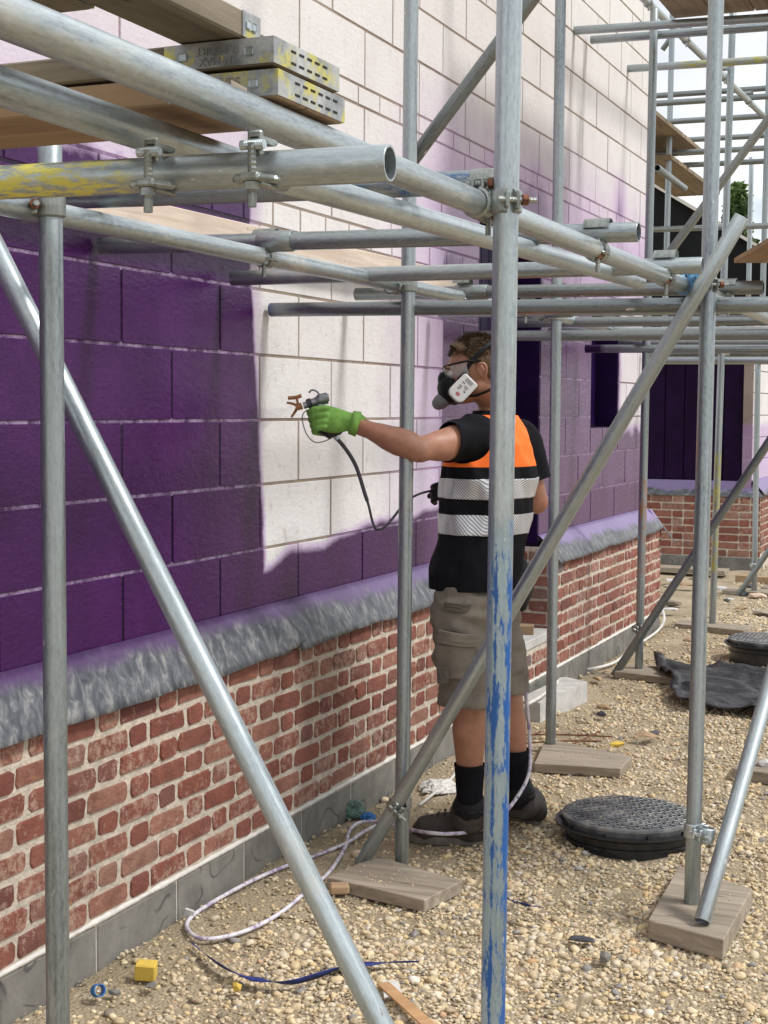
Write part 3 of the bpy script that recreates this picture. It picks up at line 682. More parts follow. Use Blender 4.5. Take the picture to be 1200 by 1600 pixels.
# braces
def ext(p, q, a=0, b_=0): d = (q-p).normalized(); return p-d*a, q+d*b_
p, q = ext(at(8, 420, Y=2.70), at(590, 1590, Y=2.66), .12, .36)
tube('scaffold_brace', p, q, 'foreground brace slanting down from the left edge to the bottom centre', 'scaffold tube', GB, 'galvanised_light')
tube('scaffold_brace', at(1160, 338, Y=4.62), at(563, 1352, Y=4.62), 'long brace crossing in front of the man from upper right to the board', 'scaffold tube', GB)
tube('scaffold_brace', at(960, 1055, Y=8.66), ext(at(960, 1055, Y=8.66), at(1195, 700, Y=8.66), 0, 1.0)[1], 'brace rising to the right from the pole at the brick corner', 'scaffold tube', GB, 'galvanised_dark')
tube('scaffold_brace', at(640, 256, Y=4.78), ext(at(640, 256, Y=4.78), at(830, 0, Y=4.78), 0, .8)[1], 'upper brace crossing the pale block wall behind the two foreground poles', 'scaffold tube', GB, 'galvanised_dark')
tube('scaffold_brace', at(1005, 450, Y=8.7), ext(at(1005, 450, Y=8.7), at(1200, 187, Y=8.7), 0, 1.0)[1], 'upper brace crossing the black gable at the right', 'scaffold tube', GB, 'galvanised_dark')
tube('scaffold_brace', at(1150, 935, Y=12.95), ext(at(1150, 935, Y=12.95), at(1205, 855, Y=12.95), 0, 1.2)[1], 'farthest brace at the right edge clamped to a pole near the recess', 'scaffold tube', GB, 'galvanised_dark')
p, q = ext(at(1097, 1440, Z=.058), at(1197, 1090, Y=4.85), 0, 1.2)
tube('leaning_tube', p, q, 'bright leaning tube with open foot on the board at lower right', 'scaffold tube', None, 'galvanised_light')
tube('scaffold_brace', at(1035, 78, Y=13.4), at(1062, 40, Y=13.4), 'tiny distant brace under the top right deck', 'scaffold tube', GB, 'galvanised_dark')
# ------------------------------------------------------------------ couplers
def band_mesh(r=.0248, th=.0055, w=.046, gap=.5, seg=22):
    v, f = [], []
    for i in range(seg+1):
        a = gap/2+(2*pi-gap)*i/seg
        for (rr, z) in ((r, -w/2), (r+th, -w/2+.004), (r+th*1.15, 0), (r+th, w/2-.004), (r, w/2)): v.append((cos(a)*rr, sin(a)*rr, z))
    for i in range(seg):
        for k in range(5): j = (k+1) % 5; f.append((i*5+k, i*5+j, (i+1)*5+j, (i+1)*5+k))
    f.append((4, 3, 2, 1, 0)); f.append(tuple(seg*5+k for k in range(5)))
    lug = [chbox(.026, .046, -.014, -.007, -.016, .016, .003), chbox(.026, .044, .007, .014, -.018, .018, .003)]
    return joinmesh([mesh('b', v, f)]+lug)
def nutm(r=.011, h=.011): 
    v = [(cos(pi/3*i)*r, sin(pi/3*i)*r, z) for z in (0, h) for i in range(6)]
    return mesh('nut', v, [tuple(reversed(range(6))), tuple(range(6, 12))]+[(i, (i+1) % 6, (i+1) % 6+6, i+6) for i in range(6)])
def boltm(L=.075, r=.0058):
    v, f = [], []; n = 26; sg = 10
    for i in range(n):
        rr = r*(1 if i % 2 else .86) if i > 4 else r
        for k in range(sg): a = 2*pi*k/sg; v.append((cos(a)*rr, sin(a)*rr, L*i/(n-1)))
    for i in range(n-1):
        for k in range(sg): j = (k+1) % sg; f.append((i*sg+k, i*sg+j, (i+1)*sg+j, (i+1)*sg+k))
    f.append(tuple(reversed(range(sg)))); f.append(tuple((n-1)*sg+k for k in range(sg))); return mesh('bolt', v, f)
BAND, NUT, BOLT, PLATE = band_mesh(), nutm(), boltm(), chbox(-.021, .021, .024, .030, -.02, .02, .004)
BOLTL = boltm(.11, .007); NUTL = nutm(.015, .014)
WASH = joinmesh([chbox(-.018, .018, -.012, .012, 0, .006, .002), (chbox(.012, .042, -.007, .007, 0, .009, .003), Matrix.Rotation(-.35, 4, 'Y'))])
for m_ in (BAND, BOLT, NUT, BOLTL): 
    for p_ in m_.polygons: p_.use_smooth = False
def coupler(P0, dA, dB, label, group='steel couplers joining the tubes', off=None, mat='coupler_steel', nut='coupler_steel', spinA=0.0, spinB=pi, big=False):
    """P0 centre of tube A; dA, dB tube directions; off = direction from A towards B"""
    P0 = Vector(P0); z = Vector(dA).normalized(); dB = Vector(dB).normalized()
    y = (off and Vector(off)) or z.cross(dB); y = (y-z*y.dot(z)).normalized(); x = y.cross(z)
    E_ = empty('scaffold_coupler', (0, 0, 0), label, 'coupler', group); m = Matrix((x, y, z)).transposed().to_4x4(); m.translation = P0; E_.matrix_world = m
    def part(nm, me, M_, mt): 
        o = link(nm, me.copy() if me.materials and me.materials[0] is not MT[mt] else me, None, E_)
        if not o.data.materials: o.data.materials.append(MT[mt])
        elif o.data.materials[0] is not MT[mt]: o.data.materials[0] = MT[mt]
        o.matrix_local = M_; return o
    MA = Matrix.Rotation(spinA, 4, 'Z')
    ang = math.atan2(dB.dot(x), dB.dot(z)); MB = Matrix.Translation((0, .054, 0)) @ Matrix.Rotation(ang, 4, 'Y') @ Matrix.Rotation(spinB, 4, 'Z')
    for Mx, bt in ((MA, BOLT), (MB, BOLTL if big else BOLT)):
        part('band', BAND, Mx, mat)
        bm_ = Mx @ Matrix.Translation((.037, -.028, 0)) @ Matrix.Rotation(-pi/2, 4, 'X')
        part('bolt', bt, bm_, mat)
        part('nut', NUTL if big else NUT, bm_ @ Matrix.Translation((0, 0, .047)), nut)
        if big: part('washer', WASH, bm_ @ Matrix.Translation((0, 0, .040)), mat)
    part('plate', PLATE, Matrix.Identity(4), mat)
X_, Y_, Z_ = Vector((1, 0, 0)), Vector((0, 1, 0)), Vector((0, 0, 1))
def pole_at(o, z): 
    m = o.matrix_world; a = m.translation; d = m.col[2].xyz; return a+d*((z-a.z)/d.z)
poles = [o for o in COL.objects if o.name.startswith('scaffold_pole')]
bp_ = poles[4]
# outer poles with ledger A, inner poles with ledger C
coupler(pole_at(poles[4], 1.952), Z_, Y_, 'coupler with red rusty nut on the blue-painted foreground pole', off=(-1, 0, 0), nut='rust', spinA=-2.5, spinB=pi)
coupler(pole_at(poles[0], 1.962), Z_, Y_, 'coupler with rusty nut on the far left pole', off=(-1, 0, 0), nut='rust', spinA=2.4, spinB=pi)
coupler(pole_at(poles[1], 1.972), Z_, Y_, 'coupler holding the inner ledger on the slim pole by the arm of the man', off=(-1, 0, 0), spinA=2.2)
coupler(pole_at(poles[2], 1.985), Z_, Y_, 'coupler on top of the pole right of the man', off=(-1, 0, 0), nut='rust', spinA=2.2)
coupler(pole_at(poles[3], 1.998), Z_, Y_, 'coupler on the orange-stained pole at ledger height', off=(-1, 0, 0), spinA=2.2)
coupler(pole_at(poles[5], 1.945), Z_, Y_, 'coupler with dark nut on the tall right pole behind the blue coupler', off=(-1, 0, 0), nut='rust', spinA=-2.5)
# foot of braces
coupler((.545, 4.677, .225), Z_, (.72, 0, .69), 'coupler near the foot of the slim pole holding the long brace', off=(0, -1, 0), spinA=.6, spinB=1.9)
coupler((.407, 8.765, .27), Z_, (.5, 0, .86), 'coupler at the foot of the orange-stained pole', off=(0, -1, 0), spinA=.6, spinB=1.9)
coupler(pole_at(poles[5], .27), Z_, (.24, 0, .97), 'coupler joining the tall right pole to the leaning tube near the ground', off=(1, -.9, 0), mat='coupler_bright', spinA=2.9, spinB=.3)
coupler((.408, 13.03, .25), Z_, (.5, 0, .8), 'distant coupler at the foot of the pole before the recess', off=(0, -1, 0))
# brace F onto ledger A : blue coupler
pA = at(1085, 440, X=1.55); 
galv('coupler_blue', 1.1, ((.16, .42, .70), -1, 1, .62))
coupler((1.472, 4.665, 1.947), Y_, (.74, 0, .67), 'bright blue coupler joining the long brace to the foremost ledger', off=(.75, 0, .45), mat='coupler_blue', nut='coupler_bright', spinA=1.0, spinB=.2)
# yellow tube hung beneath A and B with long drop bolts
for (xx, lb) in ((1.352, 'left one of two drop-bolt clamps gripping the yellow-painted tube'), (1.508, 'right one of two drop-bolt clamps gripping the yellow-painted tube')):
    E_ = empty('drop_bolt_clamp', (xx+.0, 1.79, 1.88), lb, 'clamp', 'drop-bolt clamps on the yellow-painted tube')
    w = .030
    for (nm, me, M_, mt) in (('hook', joinmesh([chbox(-.011, .011, -.033, -.026, .006, .040, .003), chbox(-.009, .009, -.033, .02, .026, .034, .003)]), Matrix.Identity(4), 'coupler_steel'),
                             ('pivot', boltm(.034, .0065), Matrix.Translation((-.017, -.037, .020)) @ Matrix.Rotation(pi/2, 4, 'Y'), 'coupler_bright'),
                             ('bolt', boltm(.082, .0062), Matrix.Translation((0, -.039, -.060)), 'coupler_steel'),
                             ('wing_nut', joinmesh([chbox(-.014, .014, -.011, .011, -.006, .005, .003), (chbox(.008, .040, -.008, .008, -.005, .005, .004), Matrix.Rotation(.16, 4, 'Y')), (chbox(-.026, -.008, -.009, .009, -.006, .006, .004), Matrix.Rotation(-.12, 4, 'Y'))]), Matrix.Translation((0, -.039, -.021)), 'coupler_steel'),
                             ('nut', nutm(.0105, .010), Matrix.Translation((0, -.039, -.038)), 'coupler_steel'),
                             ('saddle', chbox(-.010, .010, -.033, .022, -.032, -.026, .003), Matrix.Identity(4), 'coupler_steel')):
        o = link(nm, me, mt, E_); o.matrix_local = M_
# putlog clips where transoms sit on ledgers
def clip(P0, label, flip=1, mat='coupler_steel', nut='rust'):
    E_ = empty('putlog_clip', P0, label, 'clip', 'clips holding transoms on the ledgers')
    v, f = [], []; seg = 16; w = .05
    for i in range(seg+1):
        a = -2.6+ (3.6)*i/seg
        for (rr, y) in ((.0252, -.018), (.0292, -.018), (.0292, .018), (.0252, .018)): v.append((cos(a)*rr, y, sin(a)*rr))
    for i in range(seg):
        for k in range(4): j = (k+1) % 4; f.append((i*4+k, i*4+j, (i+1)*4+j, (i+1)*4+k))
    o = link('hook', mesh('hook', v, f), mat, E_); 
    b1 = link('bolt', boltm(.08, .006), mat, E_); b1.matrix_local = Matrix.Translation((.012, -.034, -.055))
    n1 = link('nut', nutm(.012, .012), nut, E_); n1.matrix_local = Matrix.Translation((.012, -.034, -.022))
    c1 = link('saddle', chbox(-.022, .03, -.042, .02, -.012, -.004, .003), mat, E_)
    # wavy top band over the transom
    c2 = link('top_band', mesh('tb', [(x-.0, cos(a)*rr, .050+sin(a)*rr) for x in (-.03, .035) for a in [pi*.06*k for k in range(17)] for rr in (.0255, .0275)],
        [q for k in range(16) for q in ((k*2+1, k*2+3, 34+k*2+3, 34+k*2+1), (k*2, 34+k*2, 34+k*2+2, k*2+2), (k*2, k*2+2, k*2+3, k*2+1), (34+k*2, 34+k*2+1, 34+k*2+3, 34+k*2+2))]+[(0, 1, 35, 34), (32, 66, 67, 33)]), mat, E_)
for (Y, lb) in ((2.80, 'clip under the blue-ended transom by the foreground pole'), (3.62, 'clip under the open right end of the transom beside the blue pole'), (4.39, 'clip just left of the blue coupler'), (5.4, 'clip to the right of the tall right pole')):
    clip((1.472, Y, 1.949), lb)
for (Y, lb) in ((3.66, 'clip on the inner ledger left of the slim pole'), (5.4, 'clip on the inner ledger behind the large foreground pole'), (6.3, 'cement-covered clip on the inner ledger near the purple blocks'), (8.0, 'farthest clip on the inner ledger')):
    clip((.616-.263*(Y-1.7)/7.25, Y, 1.95+.062*(Y-1.7)/7.25), lb, nut='coupler_steel')
for (Y, lb) in ((8.87, 'first clip on the upper slanting ledger'), (9.9, 'second clip on the upper slanting ledger'), (11.2, 'third clip on the upper slanting ledger'), (12.2, 'lowest clip on the upper slanting ledger')):
    clip((.36+.06*(Y-8.3)/5.3, Y, 3.93+.09*(Y-8.3)/5.3), lb, nut='coupler_steel')
# sleeves
def sleeve(p, d, L, label, mat='galvanised_dark'):
    d = Vector(d).normalized(); p = Vector(p); tube('tube_sleeve', p-d*L/2, p+d*L/2, label, 'sleeve', 'sleeves joining two tubes end to end', mat, r=.0285)
sleeve((.585, 3.645, 2.007), (1, 0, -.016), .10, 'sleeve on the transom left of the slim pole')
sleeve((.52, 5.4, 2.001), (1, 0, -.008), .13, 'rough sleeve on the transom behind the foreground blue pole')
sleeve((.60, 6.3, 1.985), (1, 0, -.008), .12, 'cement-crusted sleeve on a transom right of the blue pole')
# ------------------------------------------------------------------ boards
def board(name, o0, L, w, t, rz, label, cat='scaffold board', group=None, mat='wood_board', bands=(1, 1), tilt=0, bl=.17):
    E_ = empty(name, o0, label, cat, group, rz); E_.rotation_euler.y = tilt
    link('plank', chbox(0, L, 0, w, 0, t, .003), mat, E_)
    nsl = int((w-.06)/.025)
    for s in range(2):
        if not bands[s]: continue
        x0, x1 = (-.0016, .02) if s == 0 else (L-.02, L+.0016)
        ms = [chbox(*( (-.0016, 0) if s == 0 else (L, L+.0016)), -.002, w+.002, .002, t-.001, 0)]
        for yy in ((-.002, -.0004), (w+.0004, w+.002)): ms.append(chbox(0 if s == 0 else L-bl, bl if s == 0 else L, yy[0], yy[1], .002, t-.001, 0))
        b0 = link('end_band', joinmesh(ms), 'end_band', E_)
        for k in range(nsl):
            for zz in (.010, t-.012): link('slot', chbox((L+.0016 if s else -.0026), (L+.0026 if s else -.0016), .05+k*.025, .064+k*.025, zz, zz+.003, 0), 'rubber_black', E_)
        for k in (.035, bl-.03):
            r_ = link('rivet', chbox(-.007, .007, -.0042, -.002, -.006, .006, .002), 'coupler_bright', b0); r_.location = ((k if s == 0 else L-k), 0, t/2)
    return E_
def text(name, s, size, parent, M_, mat, ext_=.0006):
    c = bpy.data.curves.new(name, 'FONT'); c.body = s; c.size = size; c.extrude = ext_; c.align_x = 'CENTER'; c.align_y = 'CENTER'
    tmp = bpy.data.objects.new(name, c); COL.objects.link(tmp); dg = bpy.context.evaluated_depsgraph_get()
    me = bpy.data.meshes.new_from_object(tmp.evaluated_get(dg)); bpy.data.objects.remove(tmp)
    o = link(name, me, mat, parent)
    if not o.data.materials: o.data.materials.append(MT[mat])
    o.matrix_local = M_; return o
TM = Matrix.Rotation(pi/2, 4, 'X')
b1 = board('scaffold_board', (.62, 1.850, 1.981), .875, .215, .038, .0, 'yellow-banded board, lower of the two stacked on the foreground ledgers', group='short boards stacked on the ledgers', mat='wood_tan')
b2 = board('scaffold_board', (.66, 1.855, 2.024), .83, .205, .038, -.01, 'grey-banded board on top of the two stacked on the foreground ledgers', group='short boards stacked on the ledgers')
ins = Matrix.Rotation(pi, 4, 'Z')
text('lettering', 'SUPPORT', .016, b1, Matrix.Translation((.885-.10, -.003, .025)) @ TM @ Matrix.Rotation(pi, 4, 'Z'), 'stamp_grey')
text('lettering', '2M MAX', .016, b1, Matrix.Translation((.885-.145, -.003, .010)) @ TM @ Matrix.Rotation(pi, 4, 'Z'), 'stamp_grey')
text('lettering', 'SUPPORT', .016, b2, Matrix.Translation((.83-.085, -.003, .025)) @ TM @ Matrix.Rotation(pi, 4, 'Z'), 'stamp_grey')
text('lettering', '2M MAX', .016, b2, Matrix.Translation((.83-.085, -.003, .011)) @ TM @ Matrix.Rotation(pi, 4, 'Z'), 'stamp_grey')
board('scaffold_board', (1.44, .5, 2.064), 1.40, .10, .038, pi/2, 'long narrow weathered board overhead at top left with steel end band', mat='wood_board', bands=(0, 1), bl=.05)
board('scaffold_board', (1.33, .5, 2.064), 1.155, .225, .038, pi/2, 'nearest overhead board with its corner poking in at the top left', mat='wood_board', bands=(0, 1), bl=.05)
wd = link('wooden_wedge', prism([(0, 0, 0), (.055, .01, 0), (.062, .03, 0), (.006, .028, 0)], (0, 0, .008)), 'wood_grey', loc=(1.470, 1.765, 1.980)); tag(wd, 'thin pale wedge squeezed between the ledger and the stacked boards', 'wedge')
wd.rotation_euler.z = 1.5
bt = link('timber_batten', chbox(.03, .07, 0, 3.4, 0, .085, .003), 'wood_pale', loc=(0.0, 3.2, 2.075)); tag(bt, 'long pale timber batten on edge against the wall under the transoms', 'timber')
woodmat('wood_pale_y', (.50, .40, .32), (.66, .57, .48), ax=(30, 2, 30)); bt.data.materials[0] = MT['wood_pale_y']
bt.rotation_euler.x = .006
# sheet at the right edge, top right deck, far decks
e0 = at(1140, 403, Z=2.10); sh = link('plywood_sheet', chbox(0, .9, 0, 1.2, 0, .018, .002), 'plywood', loc=(1.46, 5.61, 2.10)); sh.rotation_euler = (0, 0, -1.24); tag(sh, 'brown plywood sheet jutting in at the right edge above the ledgers', 'board')
def deck(x0, n, Y0, Y1, z, lbls, grp):
    for i in range(n):
        o = link('deck_board', chbox(0, .222, 0, Y1-Y0, 0, .038, .003), 'wood_grey', loc=(x0+i*.228, Y0, z)); tag(o, lbls[i], 'scaffold board', grp); o.data.materials[0] = MT['wood_deck']
woodmat('wood_deck', (.17, .13, .085), (.33, .26, .18), ax=(30, 2, 30))
deck(.56, 5, 6.6, 8.70, 3.79, ['deck board nearest the wall in the top right platform', 'second deck board of the top right platform', 'third deck board of the top right platform', 'fourth deck board of the top right platform', 'outermost deck board of the top right platform'], 'boards of the top right platform')
deck(-.96, 3, 11.6, 14.0, 3.90, ['left board of the distant platform seen against the sky', 'middle board of the distant platform seen against the sky', 'right board of the distant platform seen against the sky'], 'boards of the distant platform')
deck(-.80, 2, 12.9, 15.2, 3.70, ['left board of the lower distant platform against the sky', 'right board of the lower distant platform against the sky'], 'boards of the lower distant platform')
# sole boards
def sole(pts, label, mat='wood_grey', t=.042, z=-.012):
    P_ = [Vector((p[0], p[1], z)) for p in pts]; c = sum(P_, Vector())/len(P_)
    me = prism([tuple(p-c) for p in P_], (0, 0, t)); bm = bmesh.new(); bm.from_mesh(me); bmesh.ops.bevel(bm, geom=bm.edges[:], offset=.003, segments=1, affect='EDGES'); bm.to_mesh(me); bm.free()
    o = link('sole_board', me, mat, loc=c); tag(o, label, 'board', 'boards under the pole feet'); return o
sole([(.394, 4.387), (.773, 4.300), (.815, 4.53), (.455, 4.67)], 'dusty board on the gravel under the slim pole and long brace')
sole([(.547, 6.199), (.915, 6.253), (.905, 6.50), (.45, 6.70)], 'grey board under the pole right of the man')
sole([(1.465, 4.357), (1.703, 4.274), (1.705, 4.78), (1.440, 4.93)], 'nearest board at lower right under the tall pole and leaning tube', t=.060, z=-.014)
sole([(.30, 8.60), (.318, 8.9), (.72, 8.85), (.68, 8.52)], 'board under the orange-stained pole by the brick corner')
sole([(.20, 10.75), (.72, 10.60), (.74, 10.84), (.22, 10.98)], 'board under the yellow-stained pole beyond the corner')
sole([(1.362, 6.42), (1.70, 6.36), (1.72, 6.60), (1.36, 6.68)], 'board cut by the right edge with a grey stone on it', t=.05)
sole([(.15, 12.95), (.75, 12.9), (.78, 13.14), (.16, 13.2)], 'far board under the pole before the recess')
sole([(-.9, 14.6), (-.1, 14.5), (-.1, 14.75), (-.9, 14.85)], 'long far board lying along the foot of the recess bricks')
sole([(.10, 13.9), (.62, 13.8), (.62, 13.9), (.1, 14.0)], 'reddish far timber lying near the right edge', 'wood_tan', .07)
# concrete lintel lying by the doorway
p = [at(808, 1083, Z=.10), at(912, 1062, Z=.10), at(862, 1050, Z=.10)]
lin = link('concrete_lintel', prism([(.13, 7.22, -.02), (.27, 7.20, -.02), (.33, 7.88, -.02), (.17, 7.98, -.02)], (0, 0, .11)), 'pale_concrete'); tag(lin, 'pale concrete lintel lying on the ground below the doorway', 'lintel')
# ------------------------------------------------------------------ manholes
def manhole(c, label, R=.25, rz=0):
    E_ = empty('manhole_cover', (c[0], c[1], -.01), label, 'manhole', 'black plastic manhole covers', rz)
    def lathe(pr, seg=64):
        v, f = [], []
        for (r_, z) in pr:
            for k in range(seg): a = 2*pi*k/seg; v.append((cos(a)*r_, sin(a)*r_, z))
        for i in range(len(pr)-1):
            for k in range(seg): j = (k+1) % seg; f.append((i*seg+k, i*seg+j, (i+1)*seg+j, (i+1)*seg+k))
        f.append(tuple((len(pr)-1)*seg+k for k in range(seg))); return mesh('lathe', v, f)
    ch = link('chamber_ring', lathe([(R*.87, -.05), (R*.87, .012), (R*.90, .014), (R*.90, .022), (R*.87, .024), (R*.87, .046), (R*.92, .050), (R, .062), (R*1.0, .070), (R*.905, .068), (R*.88, .055)]), 'manhole_plastic', E_, smooth=True)
    ch.data.set_sharp_from_angle(angle=radians(30))
    ld = link('lid', lathe([(R*.87, .058), (R*.89, .075), (R*.91, .088), (R*.905, .096), (R*.88, .099), (0.01, .100)]), 'lid', E_, smooth=True)
    ld.data.set_sharp_from_angle(angle=radians(30))
    ms = []; n = 0
    for i in range(-9, 10):
        for j in range(-9, 10):
            x, y = i*.0245*R/.25, j*.0245*R/.25
            if math.hypot(x, y) > R*.84: continue
            a = pi/4 if (i+j) % 2 else -pi/4
            ms.append((chbox(-.0105, .0105, -.0048, .0048, 0, .004, .001), Matrix.Translation((x, y, .0995)) @ Matrix.Rotation(a, 4, 'Z')))
    tr = link('tread_studs', joinmesh(ms), 'lid', ld); tr['kind'] = 'stuff'
    for k in range(10):
        a = 2*pi*k/10+.2; o = link('rib', chbox(-.004, .016, -.004, .004, .056, .078, .001), 'manhole_plastic', E_); o.matrix_local = Matrix.Rotation(a, 4, 'Z') @ Matrix.Translation((R*.89, 0, 0))
    return E_
manhole((1.165, 5.36), 'round black manhole cover in the gravel right of the man', .268)
m2 = manhole((1.03, 9.62), 'farther black manhole cover cut by the right edge', .27); m2.location.z = .035
# ------------------------------------------------------------------ tarp, lines, debris
def tarp():
    nx, ny = 60, 50; v, f = [], []
    c00, c10, c11, c01 = Vector((.43, 9.05, 0)), Vector((1.9, 8.95, 0)), Vector((1.75, 7.70, 0)), Vector((.86, 7.75, 0))
    for i in range(nx+1):
        for j in range(ny+1):
            u, w = i/nx, j/ny; p = (c00*(1-u)+c10*u)*(1-w)+(c01*(1-u)+c11*u)*w
            rdg = 1-abs(noise.noise(Vector((u*2.2, w*6+u*1.5, 2))))*2
            z = .022+.04*max(0, rdg)**2+.02*noise.noise(Vector((u*7, w*12, 0)))+.012*abs(noise.noise(Vector((u*9+w*5, w*26, 5))))
            if u < .05 : z += .03*(1-w)
            p.x += .05*noise.noise(Vector((w*3, u, 4))); v.append((p.x, p.y, z))
    for i in range(nx):
        for j in range(ny): a = i*(ny+1)+j; f.append((a, a+ny+1, a+ny+2, a+1))
    o = link('polythene_sheet', mesh('tarp', v, f), 'tarp', smooth=True); tag(o, 'crumpled black polythene sheet on the gravel at the right', 'sheet')
    m = o.modifiers.new('t', 'SOLIDIFY'); m.thickness = .003
tarp()
G = lambda px, py, z=.012: at(px, py, Z=z)
def cable(name, pts, r, mat, label, cat, n=8, rr=None): o = link(name, sweep(path(pts, n), rr or r), mat, smooth=True); return tag(o, label, cat)
cable('water_pipe', [G(785, 1128), G(795, 1120, .03), G(825, 1100, .11), G(845, 1088, .115), G(868, 1068, .10), G(880, 1058, .03), G(900, 1046), G(925, 1045), G(960, 1035), G(985, 1015), G(1005, 1002), G(1028, 985), G(1038, 968), G(1034, 950), G(1028, 940)], .0095, 'white_plastic', 'white plastic pipe snaking over the concrete lintel to the house corner', 'pipe')
# hose on the ground, starting at the man
HP = [at(802, 975, d=5.46), at(812, 1020, d=5.50), at(822, 1090, d=5.52), at(828, 1160, d=5.52), at(826, 1210, d=5.45), at(805, 1250, d=5.35), at(775, 1283, d=5.25), G(748, 1297, .07), G(700, 1303, .075), G(655, 1299, .07), G(625, 1292, .03), G(590, 1284), G(560, 1286), G(545, 1300), G(540, 1322), G(515, 1362), G(480, 1392), G(440, 1425), G(395, 1450), G(350, 1464), G(312, 1466), G(292, 1450), G(300, 1432), G(335, 1408), G(390, 1378), G(440, 1356), G(490, 1338), G(540, 1318), G(575, 1296), G(610, 1282)]
cable('spray_hose', HP, .0068, 'hose', 'long paint-spattered hose looping on the gravel and over the boot', 'hose')
cable('air_line', [G(655, 1258, .01), G(680, 1238, .012), G(700, 1222, .012), G(712, 1208, .012)], .006, 'white_plastic', 'short white line on the ground behind the left boot', 'hose')
cable('rebar_rod', [G(810, 1148), G(880, 1148), G(957, 1151)], .004, 'rust', 'rusty rod lying farthest in the little grid by the pole', 'rod')
cable('rebar_rod', [G(800, 1163), G(870, 1158), G(940, 1158)], .004, 'rust', 'middle rusty rod of the little grid by the pole', 'rod')
cable('rebar_rod', [G(868, 1174), G(905, 1158), G(938, 1142, .02)], .004, 'rust', 'rusty rod crossing the others aslant beside the pole', 'rod')
cable('rebar_rod', [G(800, 1172), G(830, 1150, .02), G(845, 1143, .02)], .004, 'rust', 'short rusty rod left of the pole foot', 'rod')
def strap(pts, w, label, mat='navy_webbing'):
    P_ = path(pts, 8); v, f = [], []; N = len(P_)
    for i, p in enumerate(P_):
        t = (P_[min(i+1, N-1)]-P_[max(i-1, 0)]).normalized(); s = t.cross(Vector((0, 0, 1))).normalized(); u = i/(N-1)
        ww = w*min(1, .25+3.0*u)*min(1, .15+5*(1-u)); tw = .9*sin(u*7+.5); d = (s*cos(tw)+Vector((0, 0, 1))*abs(sin(tw)))*ww
        v += [p-d+Vector((0, 0, .004)), p+d+Vector((0, 0, .004))]
    for i in range(N-1): f.append((2*i, 2*i+1, 2*i+3, 2*i+2))
    o = link('strap', mesh('strap', v, f), mat, smooth=True); m = o.modifiers.new('t', 'SOLIDIFY'); m.thickness = .0015; tag(o, label, 'strap')
strap([G(300, 1475), G(330, 1500), G(360, 1518), G(400, 1532), G(450, 1537), G(500, 1525), G(540, 1512), G(600, 1506), G(655, 1504)], .017, 'dark blue strap curling on the gravel below the hose loop')
strap([G(785, 1402), G(812, 1413), G(850, 1420)], .008, 'short dark blue strap end right of the foreground blue pole')
def rock(p, s, mat, name, label, cat, seed=1, flat=.6):
    bm = bmesh.new(); bmesh.ops.create_icosphere(bm, subdivisions=1, radius=1)
    for v in bm.verts:
        k = 1+.55*noise.noise(v.co*1.3+Vector((seed*3.1, 0, 0))); v.co = Vector((v.co.x*s[0]*k, v.co.y*s[1]*k, v.co.z*s[2]*k))
    me = bpy.data.meshes.new('rock'); bm.to_mesh(me); bm.free(); o = link(name, me, mat, loc=p); o.rotation_euler.z = seed; return tag(o, label, cat)
ye = link('foam_block', chbox(-.028, .028, -.022, .022, 0, .045, .003), 'yellow_foam', loc=G(228, 1528, 0)); ye.rotation_euler = (.1, .05, .35); tag(ye, 'small yellow block on the dirt near the wall foot', 'block')
cp = link('litter_cap', tube_mesh(.03, .017, .0145, 20), 'blue_plastic', loc=G(150, 1548, .017), smooth=True); cp.rotation_euler = (1.2, .2, .9); tag(cp, 'little blue plastic cap lying by the wall foot', 'cap')  # loose blue cap, modelled as a short open tube
oc = link('brick_chip', chbox(-.032, .032, -.025, .025, 0, .03, .006), 'wood_tan', loc=G(530, 1395, 0)); oc.rotation_euler.z = .5; tag(oc, 'tan stone chip at the corner of the dusty board', 'stone')
o = rock(G(910, 1467, .012), (.042, .026, .008), 'slate_dark', 'slate_chip', 'flat dark slate chip on the gravel at lower right', 'stone', 3)
rock(G(945, 1495, .01), (.026, .02, .015), 'plinth_block', 'grey_stone', 'rounded grey stone below the dark slate chip', 'stone', 5)
rock(G(180, 1550, .008), (.026, .014, .01), 'plinth_block', 'grey_stone', 'flat grey stone right of the blue cap', 'stone', 6)
rock(G(236, 1540, .008), (.026, .016, .008), 'plinth_block', 'grey_stone', 'flat grey stone below the yellow block', 'stone', 8)
rock(G(370, 1542, .012), (.016, .013, .013), 'yellow_foam', 'orange_stone', 'orange pebble under the dark blue strap', 'stone', 9)
lt = link('wooden_lath', chbox(-.018, .018, 0, .32, 0, .006, .001), 'lath', loc=G(598, 1538, .014)); d_ = G(668, 1602)-G(598, 1538); lt.rotation_euler = (0, 0, math.atan2(-d_.x, d_.y)); tag(lt, 'thin orange-brown lath at the bottom edge beside the brace', 'lath')
wt = link('white_card', prism([(0, 0, 0), (.05, .01, 0), (.06, .10, 0), (.02, .12, 0)], (0, 0, .004)), 'white_plastic', loc=G(600, 1560, .012)); wt.rotation_euler.z = .6; tag(wt, 'scrap of white card under the orange-brown lath', 'card')
def crumple(p, s, mat, name, label, cat, seed):
    bm = bmesh.new(); bmesh.ops.create_icosphere(bm, subdivisions=4, radius=1)
    for v in bm.verts:
        k = 1+.55*(abs(noise.noise(v.co*1.7+Vector((seed, 0, 0))))-.2)+.12*noise.noise(v.co*5); v.co = Vector((v.co.x*s[0]*k, v.co.y*s[1]*k, max(-.1, v.co.z)*s[2]*k))
    me = bpy.data.meshes.new('c'); bm.to_mesh(me); bm.free(); return tag(link(name, me, mat, loc=p), label, cat)
